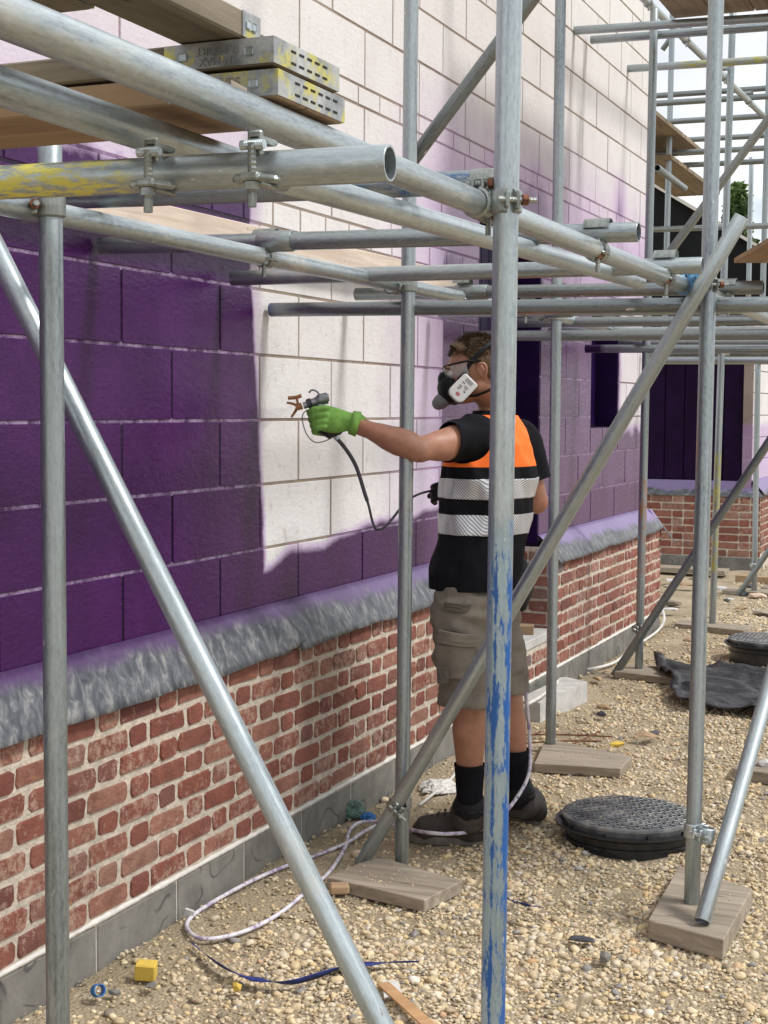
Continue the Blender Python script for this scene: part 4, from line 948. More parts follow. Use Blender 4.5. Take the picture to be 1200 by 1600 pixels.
crumple(G(552, 1272, .0), (.055, .05, .05), 'teal_rag', 'crumpled_wrapper', 'crumpled green wrapper at the wall foot behind the brace', 'wrapper', 3)
crumple(G(575, 1278, .0), (.03, .022, .022), 'blue_plastic', 'blue_scrap', 'bright blue scrap beside the crumpled green wrapper', 'scrap', 6)
crumple(G(688, 1232, .0), (.07, .09, .035), 'white_plastic', 'plastic_bag', 'white plastic bag on the ground behind the left boot', 'bag', 8)
tl = link('tile_chip', chbox(-.015, .015, -.004, .004, 0, .04, .002), 'white_plastic', loc=G(292, 1438, .0)); tl.rotation_euler = (.2, .3, .3); tag(tl, 'white chip standing against the hose loop', 'chip')
deb = [(1040, 940, 'slate_dark', 'dark slate heap piece left of the far pole'), (1135, 938, 'slate_dark', 'dark slate piece right of the far pole'), (1160, 950, 'wood_tan', 'tan scrap in the rubble by the far pole'), (1185, 905, 'slate_dark', 'dark scrap at the right edge of the rubble'), (1075, 1000, 'wood_tan', 'brown triangular scrap near the orange-stained pole'),
       (1010, 1148, 'wood_tan', 'reddish tile scrap on the gravel behind the manhole'), (1020, 1146, 'slate_dark', 'small grey slate behind the manhole'), (940, 1115, 'slate_dark', 'black sliver on the gravel right of the lintel'), (945, 1105, 'wood_tan', 'brown sliver right of the lintel'), (965, 1163, 'yellow_foam', 'yellowish leaf scrap behind the manhole'), (935, 1060, 'wood_tan', 'tan brick bit by the white pipe'), (1120, 1440, 'wood_tan', 'orange splinter beside the nearest board')]
for i, (x, y, m_, lb) in enumerate(deb):
    rr = random.Random(i); sc = .55+.45*(y-900)/500
    rock(G(x, y, .02), (.05*rr.uniform(.7, 1.3), .028, .014), m_, 'debris_scrap', lb, 'scrap', i+11)
st = rock(G(1195, 1192, .05), (.05, .04, .02), 'pale_concrete', 'grey_stone', 'pale stone resting on the board at the right edge', 'stone', 4)
for i in range(26):
    x = random.uniform(-.6, 1.3); y = random.uniform(11.3, 14.6); rock((x, y, .01), (random.uniform(.04, .12), random.uniform(.03, .08), random.uniform(.01, .035)), random.choice(['slate_dark', 'wood_grey', 'wood_tan', 'pale_concrete', 'wood_pale']), 'rubble_piece', 'loose scrap in the rubble strewn before the recess', 'rubble', i).__setitem__('group', 'rubble strewn before the recess')
# ------------------------------------------------------------------ gravel
def gravel():
    kinds = []
    pc = bpy.data.collections.new('pebble_shapes')
    for k in range(6):
        bm = bmesh.new(); bmesh.ops.create_icosphere(bm, subdivisions=2, radius=1)
        for v in bm.verts:
            q = 1+.45*noise.noise(v.co*1.1+Vector((k*5.3, 1, 0)))
            v.co = Vector((v.co.x*q, v.co.y*q*.78, v.co.z*q*.55))
        me = bpy.data.meshes.new('pebble_shape'); bm.to_mesh(me); bm.free(); me.materials.append(MT['pebble'])
        for p in me.polygons: p.use_smooth = True
        o = bpy.data.objects.new('pebble_shape', me); pc.objects.link(o)
    rr = random.Random(3); P_, sc, tn = [], [], []
    def dens(x, y):
        d = .16+.84*min(1, max(0, (x-.32+.35*noise.noise(Vector((x*1.3, y*1.1, 7))))/.55))
        if 5.6 < y < 8.0: d *= .75
        d *= .55+.45*min(1, max(0, 1-(noise.noise(Vector((x*2.1, y*1.5, 21)))-.05)*4))
        if x < .45: d *= .8
        return d
    n = 0
    while n < 150000:
        u = rr.random(); y = 2.6+13*u**1.7; x = rr.uniform(.10, 2.0 if y < 5 else 2.9)
        # keep to what the view takes in
        v = Vector((x, y, 0))-CAM; z = v.dot(Fw); sx = 600+FPX*v.dot(Rv)/z
        n += 1
        if sx < -150 or sx > 1350: continue
        if rr.random() > dens(x, y): continue
        s = (rr.uniform(.0040, .0105) if rr.random() > .40 else rr.uniform(.0022, .0055))*(1+.40*max(0, y-5)/6) if rr.random() > .04 else rr.uniform(.011, .020)
        P_.append((x, y, gz(x, y)+s*.2)); sc.append(s); tn.append(min(1, max(0, rr.gauss(.52, .26)+.12*noise.noise(Vector((x*3, y*3, 9))) if x > .5 else rr.gauss(.38, .26))))
    for (cx, cy, hw, hh, zt, k) in ((.60, 4.47, .16, .10, .031, 46), (.70, 6.41, .15, .12, .031, 34), (1.58, 4.58, .10, .18, .047, 30), (.50, 8.72, .16, .1, .031, 24), (1.165, 5.36, .2, .2, .093, 26)):
        for _ in range(k): P_.append((cx+rr.gauss(0, .5)*hw, cy+rr.gauss(0, .5)*hh, zt)); sc.append(rr.uniform(.0015, .0042)); tn.append(rr.gauss(.4, .2))
    me = bpy.data.meshes.new('gravel'); me.from_pydata(P_, [], [])
    a = me.attributes.new('psize', 'FLOAT', 'POINT'); a.data.foreach_set('value', sc)
    a = me.attributes.new('tone', 'FLOAT', 'POINT'); a.data.foreach_set('value', tn)
    o = bpy.data.objects.new('gravel', me); COL.objects.link(o); tag(o, 'loose tan gravel scattered over the trodden dirt', 'gravel', kind='stuff'); me.materials.append(MT['pebble'])
    ng = bpy.data.node_groups.new('scatter', 'GeometryNodeTree'); ng.interface.new_socket('Geometry', in_out='INPUT', socket_type='NodeSocketGeometry'); ng.interface.new_socket('Geometry', in_out='OUTPUT', socket_type='NodeSocketGeometry')
    N = ng.nodes.new; L = ng.links.new; gi = N('NodeGroupInput'); go = N('NodeGroupOutput'); ip = N('GeometryNodeInstanceOnPoints'); ci = N('GeometryNodeCollectionInfo')
    ci.inputs['Collection'].default_value = pc; ci.inputs['Separate Children'].default_value = True; ip.inputs['Pick Instance'].default_value = True
    rv = N('FunctionNodeRandomValue'); rv.data_type = 'FLOAT_VECTOR'; rv.inputs[0].default_value = (-.5, -.5, 0); rv.inputs[1].default_value = (.5, .5, 6.28)
    at_ = N('GeometryNodeInputNamedAttribute'); at_.data_type = 'FLOAT'; at_.inputs['Name'].default_value = 'psize'
    m2p = N('GeometryNodeMeshToPoints')
    L(gi.outputs[0], m2p.inputs[0]); L(m2p.outputs[0], ip.inputs['Points']); L(ci.outputs[0], ip.inputs['Instance']); L(rv.outputs[0], ip.inputs['Rotation']); L(at_.outputs[0], ip.inputs['Scale']); L(ip.outputs[0], go.inputs[0])
    md = o.modifiers.new('scatter', 'NODES'); md.node_group = ng
gravel()
# ------------------------------------------------------------------ the man
FH = Vector((Fw.x, Fw.y, 0)).normalized(); RH = Vector((Rv.x, Rv.y, 0)).normalized(); ZZ = Vector((0, 0, 1))
def V(r, d, u): return RH*r+FH*d+ZZ*u
def loft(pts, rad, side, caps=True, seg=20):
    "closed tapering limb; rad = list of (half width along side, half depth)"
    pts = [Vector(p) for p in pts]; side = Vector(side).normalized(); v, f = [], []; N = len(pts); rings = []
    def ring(c, t, a, b_):
        s = (side-t*side.dot(t)).normalized(); w = t.cross(s); k = len(v)
        for i in range(seg): q = 2*pi*i/seg; v.append(c+s*cos(q)*a+w*sin(q)*b_)
        rings.append(k)
    for i, p in enumerate(pts):
        t = (pts[min(i+1, N-1)]-pts[max(i-1, 0)]).normalized(); a, b_ = rad[i] if isinstance(rad[i], tuple) else (rad[i], rad[i])
        if i == 0 and caps:
            for q in (.96, .7): ring(p-t*min(a, b_)*q, t, a*sqrt(1-q*q), b_*sqrt(1-q*q))
        ring(p, t, a, b_)
        if i == N-1 and caps:
            for q in (.7, .96): ring(p+t*min(a, b_)*q, t, a*sqrt(1-q*q), b_*sqrt(1-q*q))
    for i in range(len(rings)-1):
        for k in range(seg): j = (k+1) % seg; f.append((rings[i]+k, rings[i]+j, rings[i+1]+j, rings[i+1]+k))
    f.append(tuple(reversed(range(seg)))); f.append(tuple(rings[-1]+k for k in range(seg))); return mesh('loft', v, f)
def ball(c, r, ax=None):
    bm = bmesh.new(); bmesh.ops.create_uvsphere(bm, u_segments=20, v_segments=14, radius=1)
    M_ = Matrix(ax).transposed() if ax else Matrix.Identity(3); rr = r if isinstance(r, tuple) else (r, r, r)
    for v in bm.verts: v.co = Vector(c)+M_ @ Vector((v.co.x*rr[0], v.co.y*rr[1], v.co.z*rr[2]))
    me = bpy.data.meshes.new('ball'); bm.to_mesh(me); bm.free(); return me
def fuse(ms, vox=.006, smooth=6, wr=0, wsc=14, seed=0, grav=(1, 1, 1)):
    me = joinmesh(ms); bm = bmesh.new(); bm.from_mesh(me); bmesh.ops.recalc_face_normals(bm, faces=bm.faces); bm.to_mesh(me); bm.free()
    tmp = bpy.data.objects.new('tmp', me); COL.objects.link(tmp)
    md = tmp.modifiers.new('r', 'REMESH'); md.mode = 'VOXEL'; md.voxel_size = vox
    if smooth: s = tmp.modifiers.new('s', 'SMOOTH'); s.factor = .6; s.iterations = smooth
    dg = bpy.context.evaluated_depsgraph_get(); out = bpy.data.meshes.new_from_object(tmp.evaluated_get(dg)); bpy.data.objects.remove(tmp)
    if wr:
        ns = [v.normal.copy() for v in out.vertices]
        for v, nn in zip(out.vertices, ns):
            q = Vector((v.co.x*grav[0], v.co.y*grav[1], v.co.z*grav[2]))*wsc+Vector((seed, seed*2, 0))
            h = (1-2*abs(noise.noise(q)))*.6+.5*noise.noise(q*2.1); v.co += nn*h*wr
    for p in out.polygons: p.use_smooth = True
    return out
def cut(me, co, no):
    "keep the side the normal does not point to"
    bm = bmesh.new(); bm.from_mesh(me); bmesh.ops.bisect_plane(bm, geom=bm.verts[:]+bm.edges[:]+bm.faces[:], plane_co=co, plane_no=no, clear_outer=True)
    bm.to_mesh(me); bm.free(); return me
man = empty('person', (.70, 5.1, 0), 'man in orange and black vest, respirator and shorts spraying the wall', 'person')
manI = Matrix.Translation((-.70, -5.1, 0))
def mp(name, me, mat, parent=None, th=0, **k):
    o = link(name, me, None, parent or man, **k); o.data.materials.clear(); o.data.materials.append(MT[mat])
    if parent is None: o.matrix_parent_inverse = manI
    else: o.matrix_parent_inverse = Matrix.Identity(4)
    if th: s = o.modifiers.new('t', 'SOLIDIFY'); s.thickness = th; s.offset = 1
    return o
SHL = at(742, 682, d=5.20); SHR = at(812, 690, d=5.46)
shv = (SHR-SHL).normalized(); shv = Vector((shv.x, shv.y, 0)).normalized()
NK = at(772, 640, d=5.33); CH = at(765, 740, d=5.33); WA = at(752, 850, d=5.32); PE = at(743, 935, d=5.33)
HL = at(727, 960, d=5.26); HR = at(762, 960, d=5.42)
KL = at(733, 1085, d=5.22); AL = at(734, 1262, d=5.34); KR = at(792, 1095, d=5.46); AR = at(810, 1240, d=5.56)
EL = at(652, 703, d=5.03); WL = at(556, 663, d=5.08); ER = at(838, 785, d=5.48); WR_ = at(705, 768, d=5.52)
hc = at(741, 583, d=5.28)
hf = V(-.975, -.07, -.20).normalized(); hs = (V(-.10, -.97, 0)-hf*V(-.10, -.97, 0).dot(hf)).normalized(); hu = hs.cross(hf) if hs.cross(hf).z > 0 else hf.cross(hs)
H = lambda f_, s_, u_: hc+hf*f_+hs*s_+hu*u_
AX = (tuple(hf), tuple(hs), tuple(hu))
body = fuse([
    loft([PE+ZZ*-.03, PE+ZZ*.05, WA, CH, CH+ZZ*.10, NK+ZZ*-.04], [(.155, .105), (.15, .105), (.14, .10), (.165, .115), (.17, .105), (.075, .07)], shv),
    loft([NK-ZZ*.04, NK+ZZ*.03, H(-.02, 0, -.05)], [(.062, .066), (.056, .060), (.058, .062)], shv),
    ball(SHL, .062), ball(SHR, .062),
    loft([SHL, SHL.lerp(EL, .30), SHL.lerp(EL, .55)-ZZ*.006, SHL.lerp(EL, .82), EL-ZZ*.004], [.060, .058, .056, .044, .041], ZZ), loft([EL-(WL-EL)*.04, EL.lerp(WL, .10)+ZZ*.003, EL.lerp(WL, .28)+ZZ*.003, EL.lerp(WL, .5), EL.lerp(WL, .78), WL, WL+(WL-EL)*.1], [.041, .047, .050, .042, .031, (.029, .024), (.029, .024)], ZZ),
    loft([SHR, SHR.lerp(ER, .35), SHR.lerp(ER, .8), ER], [.060, .056, .045, .043], ZZ), loft([ER, ER.lerp(WR_, .25), ER.lerp(WR_, .6), WR_], [.044, .047, .036, .029], ZZ),
    loft([HL, HL.lerp(KL, .5), HL.lerp(KL, .92), KL, KL.lerp(AL, .12), KL.lerp(AL, .30), KL.lerp(AL, .55), KL.lerp(AL, .85), AL], [.092, .082, .062, .060, .057, (.066, .058), .050, .038, .040], shv),
    loft([HR, HR.lerp(KR, .5), HR.lerp(KR, .92), KR, KR.lerp(AR, .12), KR.lerp(AR, .30), KR.lerp(AR, .55), KR.lerp(AR, .85), AR], [.092, .082, .062, .060, .057, (.066, .058), .050, .038, .040], shv),
    # head
    ball(H(-.012, 0, .028), (.097, .077, .086), AX), ball(H(.030, 0, -.012), (.068, .062, .088), AX), ball(H(.048, 0, -.066), (.046, .044, .034), AX), ball(H(.0, 0, -.045), (.072, .060, .052), AX),
    loft([H(.092, 0, .016), H(.108, 0, -.006), H(.120, 0, -.026), H(.106, 0, -.034)], [(.012, .010), (.012, .012), (.014, .013), (.012, .010)], hs),
    ball(H(.088, 0, .034), (.014, .052, .012), AX), ball(H(.100, 0, -.054), (.012, .024, .011), AX),
    ], .0055, 5)
bn = [v.normal.copy() for v in body.vertices]
for v, n_ in zip(body.vertices, bn):
    if v.co.z > 1.2 and (v.co-NK).length > .2: v.co += n_*.0035*noise.noise(v.co*19)
bo = mp('body', body, 'skin')
# ears
for sg in (1, -1):
    ear = fuse([loft(path([H(-.020, sg*.076, -.030), H(-.028, sg*.086, -.010), H(-.032, sg*.090, .014), H(-.018, sg*.088, .026), H(-.004, sg*.080, .018), H(-.004, sg*.076, .002)], 4), [(.0055, .0055)]*21, hs, seg=8), ball(H(-.016, sg*.078, .0), (.013, .004, .024), AX)], .0022, 3)
    mp('ear', ear, 'skin_head', th=0)
eye = [ball(H(.086, sg*.030, .014), (.010, .014, .010), AX) for sg in (1, -1)]
for e in eye: mp('eye', e, 'plastic_white')
for sg in (1, -1): mp('eyebrow', loft([H(.098, sg*.014, .032), H(.099, sg*.034, .036), H(.090, sg*.050, .030)], [.004, .005, .003], ZZ, seg=8), 'hair')
# hair: short crop, longer and tousled on top
hm = fuse([ball(H(-.020, 0, .040), (.0985, .0805, .088), AX), ball(H(.022, 0, .080), (.070, .064, .040), AX), ball(H(-.055, 0, .0), (.062, .068, .07), AX)], .004, 3)
hm = cut(hm, H(.010, 0, .038), (hf*.80-hu*.60)); hm = cut(hm, H(-.04, 0, -.045), -hu)
bmh = bmesh.new(); bmh.from_mesh(hm)
bmesh.ops.delete(bmh, geom=[v for v in bmh.verts if (v.co-hc).dot(hu) < .018-.5*((v.co-hc).dot(hf)+.03) and (v.co-hc).dot(hf) > -.03], context='VERTS')
for v in bmh.verts:
    u_ = (v.co-hc).dot(hu); k = .002+.009*max(0, min(1, (u_-.05)/.05)); v.co += v.normal*k*(.35*noise.noise(v.co*40)+.5*noise.noise(Vector((v.co.dot(hf)*30, v.co.dot(hs)*170, v.co.dot(hu)*40)))+.2)
bmh.to_mesh(hm); bmh.free(); mp('hair', hm, 'hair')
# tufts of hair
vv, ff_ = [], []; rr = random.Random(5)
for i in range(5200):
    a = rr.uniform(0, 2*pi); e = rr.uniform(.02, 1)
    n_ = Vector((cos(a)*sqrt(1-e*e), sin(a)*sqrt(1-e*e), e)); p = H(-.020+n_.x*.100, n_.y*.080, .042+n_.z*.088)
    fv = (p-hc).dot(hf); uv = (p-hc).dot(hu)
    if fv > .02 and uv < .075-(.09-fv)*.1: continue
    if uv < .05: continue
    L_ = .006+.012*max(0, (uv-.06)/.06); d = (hf*(n_.x*.5+.55)+hs*n_.y*.7+hu*(n_.z*.6+.25)+Vector((rr.gauss(0, .14), rr.gauss(0, .14), rr.gauss(0, .14)))).normalized()*L_
    s = d.cross(Vector((rr.random(), rr.random(), rr.random()))).normalized()*.0012; k = len(vv)
    vv += [p-s, p+s, p+d]; ff_.append((k, k+1, k+2))
ob = mp('hair_strands', mesh('strands', vv, ff_), 'hair'); ob['kind'] = 'stuff'
# T-shirt
sL = (EL-SHL).normalized(); sR = (ER-SHR).normalized()
tee = fuse([loft([PE+ZZ*.02, PE+ZZ*.08, WA, CH, CH+ZZ*.10, NK-ZZ*.045, NK-ZZ*.01], [(.172, .130), (.170, .132), (.158, .122), (.178, .132), (.18, .118), (.085, .082), (.066, .070)], shv),
    ball(SHL, .074), ball(SHR, .074), loft([SHL, SHL+sL*.10, SHL+sL*.20], [(.074, .070), (.066, .062), (.060, .056)], ZZ), loft([SHR, SHR+sR*.10, SHR+sR*.20], [(.076, .072), (.072, .068), (.066, .062)], ZZ)], .006, 4, .010, 10, 3, (1, 1, .8))
tee = cut(tee, SHL+sL*.128, (sL+ZZ*.25).normalized()); tee = cut(tee, SHR+sR*.150, sR); tee = cut(tee, NK-ZZ*.005, ZZ); tee = cut(tee, at(748, 925, d=5.3), -ZZ)
mp('t_shirt', tee, 'cloth_black', th=.003)
# vest: sleeveless, orange over black
def torso(g, lo=0): return [loft([PE+ZZ*.035, PE+ZZ*.09, WA, CH, CH+ZZ*.10, NK-ZZ*.045, NK-ZZ*.02], [(.172+g, .132+g), (.172+g, .134+g), (.166+g, .128+g), (.186+g, .138+g), (.178+g, .124+g), (.098+g, .088+g), (.07+g, .07+g)], shv), ball(SHR.lerp(CH, .18)+ZZ*-.01, .066+g)]
vest = fuse(torso(.012), .006, 4, .013, 7.5, 8, (1.3, 1.3, .8))
# neck and arm openings
vest = cut(vest, NK-ZZ*.022, ZZ)
bmv = bmesh.new(); bmv.from_mesh(vest)
bmesh.ops.delete(bmv, geom=[v for v in bmv.verts if (v.co-(SHL+sL*.04)).length < .088], context='VERTS'); bmesh.ops.delete(bmv, geom=[v for v in bmv.verts if (v.co-(SHR+sR*.05+shv*.015)).length < .080], context='VERTS')
for _ in range(14):
    mv = {}
    for v in bmv.verts:
        if v.is_boundary:
            nb_ = [e.other_vert(v).co for e in v.link_edges if e.is_boundary]
            if len(nb_) == 2: mv[v] = (v.co*2+nb_[0]+nb_[1])/4
    for v, c_ in mv.items(): v.co = c_
bmv.to_mesh(vest); bmv.free()
zb = at(765, 728, d=5.3).z
lowv = vest.copy(); vest = cut(vest, (0, 0, zb), -ZZ); mp('vest_top', vest, 'cloth_orange', th=.003)
lowv = cut(lowv, (0, 0, zb), ZZ); lowv = cut(lowv, at(748, 918, d=5.3), -ZZ); vl = mp('vest_skirt', lowv, 'cloth_black', th=.003)
for (ya, yb) in ((746, 777), (801, 832)):
    bnd = lowv.copy(); cut(bnd, (0, 0, at(760, ya, d=5.3).z), ZZ); cut(bnd, (0, 0, at(760, yb, d=5.3).z), -ZZ)
    bmv = bmesh.new(); bmv.from_mesh(bnd); 
    for v in bmv.verts: v.co += v.normal*.0045
    bmv.to_mesh(bnd); bmv.free(); mp('reflective_band', bnd, 'silver', th=.0015)
# bumbag or tool pouch at the right hip
pch = fuse([loft([at(808, 880, d=5.5), at(818, 915, d=5.52), at(812, 945, d=5.5)], [(.045, .03), (.055, .035), (.035, .025)], shv)], .005, 4, .004, 20); mp('hip_pouch', pch, 'rubber_black')
# shorts
sh_ = fuse([loft([PE+ZZ*.07, PE, PE-ZZ*.06], [(.152, .116), (.162, .124), (.14, .12)], shv),
    loft([HL+ZZ*.03, HL.lerp(KL, .45), HL.lerp(KL, 1.0), HL.lerp(KL, 1.15)], [(.118, .108), (.116, .106), (.104, .096), (.103, .095)], shv),
    loft([HR+ZZ*.03, HR.lerp(KR, .45), HR.lerp(KR, 1.0), HR.lerp(KR, 1.15)], [(.105, .098), (.096, .090), (.086, .080), (.084, .080)], shv)], .006, 3, .022, 8.5, 5, (.9, .9, 1.5))
sh_ = cut(sh_, at(735, 1096, d=5.25), -ZZ); sh_ = cut(sh_, PE+ZZ*.075, ZZ); so_ = mp('shorts', sh_, 'cloth_khaki', th=.004)
def patch(px, py, w, h, dd, mat, nm, tilt=0, th=.008, par=None):
    "a pocket or flap laid on the near side of the left leg"
    v, f = [], []; n = 10
    for i in range(n+1):
        for j in range(n+1):
            u, t = i/n-.5, j/n-.5; x = u*w; y = t*h; p = at(px, py, d=dd)+RH*(x*cos(tilt)-y*sin(tilt))+ZZ*(y*cos(tilt)+x*sin(tilt))
            p += FH*(.9*x*x/.12+.004*noise.noise(Vector((u*4, t*5, px)))); v.append(p)
    for i in range(n):
        for j in range(n): a = i*(n+1)+j; f.append((a, a+n+1, a+n+2, a+1))
    o = mp(nm, mesh('patch', v, f), mat, par, th=th, smooth=True); o.modifiers[0].offset = 0; b_ = o.modifiers.new('b', 'BEVEL'); b_.width = .003; b_.segments = 2; b_.limit_method = 'ANGLE'; return o
patch(713, 1035, .125, .115, 5.100, 'cloth_khaki', 'cargo_pocket', .05, .016)
patch(716, 1000, .135, .045, 5.088, 'cloth_khaki', 'pocket_flap', -.12, .012)
patch(692, 1056, .04, .055, 5.088, 'cloth_khaki_dark', 'badge', .05, .004)
patch(715, 950, .09, .030, 5.125, 'cloth_khaki_dark', 'pocket_flap', -.1, .008)
# socks
for (K, A_, y0, nm) in ((KL, AL, 1192, 'sock'), (KR, AR, 1166, 'sock')):
    t0_ = at(735, y0, d=A_.y).z; zt_ = at(735, y0, d=5.3 if K is KL else 5.55).z
    s_ = fuse([loft([K.lerp(A_, .40), K.lerp(A_, .65), K.lerp(A_, .88), A_-ZZ*.03], [(.066, .060), (.052, .050), (.045, .045), (.040, .040)], shv)], .005, 3, .002, 20)
    s_ = cut(s_, (0, 0, zt_), ZZ); mp(nm, s_, 'cloth_black', th=.002)
# boots
def boot(heel, toe, A_, h=.148):
    d = (toe-heel); d.z = 0; L_ = d.length; d.normalize(); s = d.cross(ZZ); g = Vector((heel.x, heel.y, 0))
    Q = lambda a, b_, c: g+d*a+s*b_+ZZ*c
    up = fuse([loft([Q(.012, 0, .052), Q(.07, 0, .058), Q(.15, 0, .052), Q(.22, 0, .042), Q(L_-.045, 0, .036)], [(.038, .044), (.043, .050), (.048, .050), (.055, .042), (.045, .034)], s),
               loft([Q(.045, 0, .04), Q(.045, 0, .08), Vector((A_.x, A_.y, .11)), Vector((A_.x, A_.y, h+.01))], [(.050, .060), (.053, .062), (.056, .062), (.057, .062)], s)], .005, 4, .003, 22)
    up = cut(up, (0, 0, h), ZZ); up = cut(up, (0, 0, .018), -ZZ); b_ = mp('boot', up, 'boot_leather', th=.003)
    pts = []
    for k in range(28):
        a = 2*pi*k/28; x = cos(a); y = sin(a); lx = L_/2+x*(L_/2+.004); wd_ = .047 if x > -.2 else .040
        wd_ = .052 if .1 < x < .8 else wd_; pts.append(tuple(Q(lx, y*wd_*(abs(y)**-.25 if abs(y) > .1 else 1), .0)))
    mp('sole', prism(pts, (0, 0, .028)), 'boot_sole', b_)
    cl_ = loft([Vector((A_.x, A_.y, h-.012)), Vector((A_.x, A_.y, h+.012))], [(.060, .065), (.058, .063)], s); mp('collar', cl_, 'rubber_black', b_, smooth=True)
    for k in range(5):
        c = Q(.115+k*.024, 0, .128-k*.011); mp('lace', sweep(path([c-s*.030-ZZ*.012, c+ZZ*.002, c+s*.030-ZZ*.012], 4), .0028, 6), 'rubber_black', b_)
    return b_
boot(Vector(at(755, 1318, Z=0)), Vector(at(640, 1312, Z=0)), AL); boot(Vector(at(843, 1288, Z=0)), Vector(at(752, 1268, Z=0)), AR)
# gloves
def hand(knuck, palm, mats, name, fr=.0115, vox=.0032):
    me = fuse(palm+knuck, vox, 3, .0012, 40); return mp(name, me, mats)
HC = at(518, 656, d=5.10)
q_ = lambda x, y, dd: at(x, y, d=dd)
fing = []
for k, (y, r_) in enumerate(((640, .0125), (650, .0130), (660, .0125), (669, .0112))):
    a0 = q_(508-k*1.5+3, y-2, 5.065); a1 = q_(490+k*1.2, y+1, 5.075); a2 = q_(484+k*2.5, y+6, 5.11); a3 = q_(496+k*2, y+8, 5.145); a4 = q_(507+k*1, y+9, 5.14)
    fing.append(loft(path([a0, a1, a2, a3, a4], 3), [r_*(1-.012*i) for i in range(13)], ZZ, seg=10))
thumb = loft(path([q_(528, 646, 5.12), q_(512, 640, 5.15), q_(500, 640, 5.155), q_(490, 645, 5.15)], 3), [.015]*10, ZZ, seg=10)
palm = [loft([q_(545, 659, 5.085), q_(525, 657, 5.08), q_(506, 655, 5.078)], [(.032, .020), (.044, .021), (.042, .018)], ZZ), loft([q_(560, 662, 5.085), q_(545, 659, 5.085)], [(.036, .032), (.033, .026)], ZZ)]
gl = hand(fing+[thumb], palm, 'glove_green', 'glove')
cuf = loft([q_(548, 660, 5.083), q_(560, 663, 5.085)], [(.040, .036), (.0435, .039)], ZZ, caps=False); mp('glove_cuff', cuf, 'glove_green', gl, smooth=True)
pm = fuse([loft([q_(500, 668, 5.12), q_(515, 676, 5.11), q_(530, 672, 5.10)], [(.018, .016), (.022, .020), (.016, .014)], ZZ)], .003, 2); mp('palm_coating', pm, 'glove_palm', gl)
# right hand, black glove pinching the hose
f2 = []
for k, (y, r_) in enumerate(((756, .0105), (763, .011), (770, .0105), (777, .0095))):
    f2.append(loft(path([q_(700, y, 5.50), q_(686, y+1, 5.485), q_(676, y+5, 5.50), q_(680, y+9, 5.53)], 3), [r_]*10, ZZ, seg=10))
f2.append(loft(path([q_(702, 760, 5.53), q_(686, 768, 5.545), q_(672, 775, 5.53)], 3), [.012]*7, ZZ, seg=10))
hand(f2, [loft([q_(712, 762, 5.52), q_(700, 765, 5.515), q_(692, 767, 5.51)], [(.032, .020), (.040, .022), (.036, .018)], ZZ)], 'rubber_black', 'glove')
# respirator, goggles, straps
mk = fuse([ball(H(.090, 0, -.038), (.050, .052, .056), AX), ball(H(.104, 0, -.004), (.028, .028, .032), AX), ball(H(.068, 0, -.062), (.054, .058, .034), AX), loft([H(.10, 0, -.06), H(.128, .0, -.072)], [(.030, .030), (.026, .026)], hs)], .0035, 3)
resp = mp('respirator', mk, 'rubber_black')
vl_ = loft([H(.120, 0, -.068), H(.142, 0, -.078)], [(.028, .028), (.026, .026)], hs, seg=24); mp('valve', vl_, 'print_grey', resp, smooth=True)
# filter: a white rounded pad on each cheek
def pad(sg):
    c = H(.060, sg*.082, -.046); ex = (hf*.62-hu*.0+(-hf*0)); a1 = (hf*-.80+hu*.55).normalized(); a2 = (hf*.55+hu*.80).normalized(); nrm_ = hs*sg
    pts = []
    for (cx, cy, a0) in ((.030, .020, 0), (-.026, .010, pi/2), (-.026, -.010, pi), (.030, -.020, 1.5*pi)):
        r_ = .009 if cx > 0 else .020
        for k in range(6): a = a0+pi/2*k/5; pts.append(((cx+cos(a)*r_)*1.1, (cy+sin(a)*r_)*1.1))
    o = mp('filter', prism([tuple(c+a1*x+a2*y) for x, y in pts], tuple(nrm_*.018)), 'plastic_white', resp); b_ = o.modifiers.new('b', 'BEVEL'); b_.width = .005; b_.segments = 3
    b2 = mp('filter_holder', prism([tuple(c-nrm_*.014+a1*x*1.05+a2*y*1.05) for x, y in pts], tuple(nrm_*.014)), 'rubber_black', resp)
    if sg > 0:
        def mark(x, y, w, h, mt='print_grey'):
            q = [c+nrm_*.0182+a1*(x+i)+a2*(y+j) for i, j in ((-h/2, -w/2), (h/2, -w/2), (h/2, w/2), (-h/2, w/2))]; mp('print', prism([tuple(k_) for k_ in q], tuple(nrm_*.0005)), mt, resp)
        for k in range(4): mark(.034-k*.0035, .0, .030, .0012)
        for (x, y, w, h) in ((.014, .012, .012, .004), (.010, -.006, .016, .0018), (.005, -.006, .016, .0018), (.000, .012, .012, .003), (-.006, .010, .010, .003), (-.012, .012, .008, .004), (.000, -.008, .010, .0015), (-.008, -.012, .008, .005)): mark(x, y, w, h)
        mark(-.028, 0, .014, .010, 'print_red'); mark(-.028, 0, .009, .0025, 'plastic_white')
pad(1); pad(-1)
def strapm(pts, w=.0075, t=.0022):
    P_ = path(pts, 6); v, f = [], []; N = len(P_)
    for i, p in enumerate(P_):
        tg = (P_[min(i+1, N-1)]-P_[max(i-1, 0)]).normalized(); out_ = (p-H(-.01, 0, 0)); out_ = (out_-tg*out_.dot(tg)).normalized(); s = tg.cross(out_)
        for (a, b_) in ((-w, 0), (w, 0), (w, t), (-w, t)): v.append(p+s*a+out_*b_)
    for i in range(N-1):
        for k in range(4): j = (k+1) % 4; f.append((i*4+k, i*4+j, (i+1)*4+j, (i+1)*4+k))
    f += [(3, 2, 1, 0), tuple((N-1)*4+k for k in range(4))]; return mesh('strap', v, f)
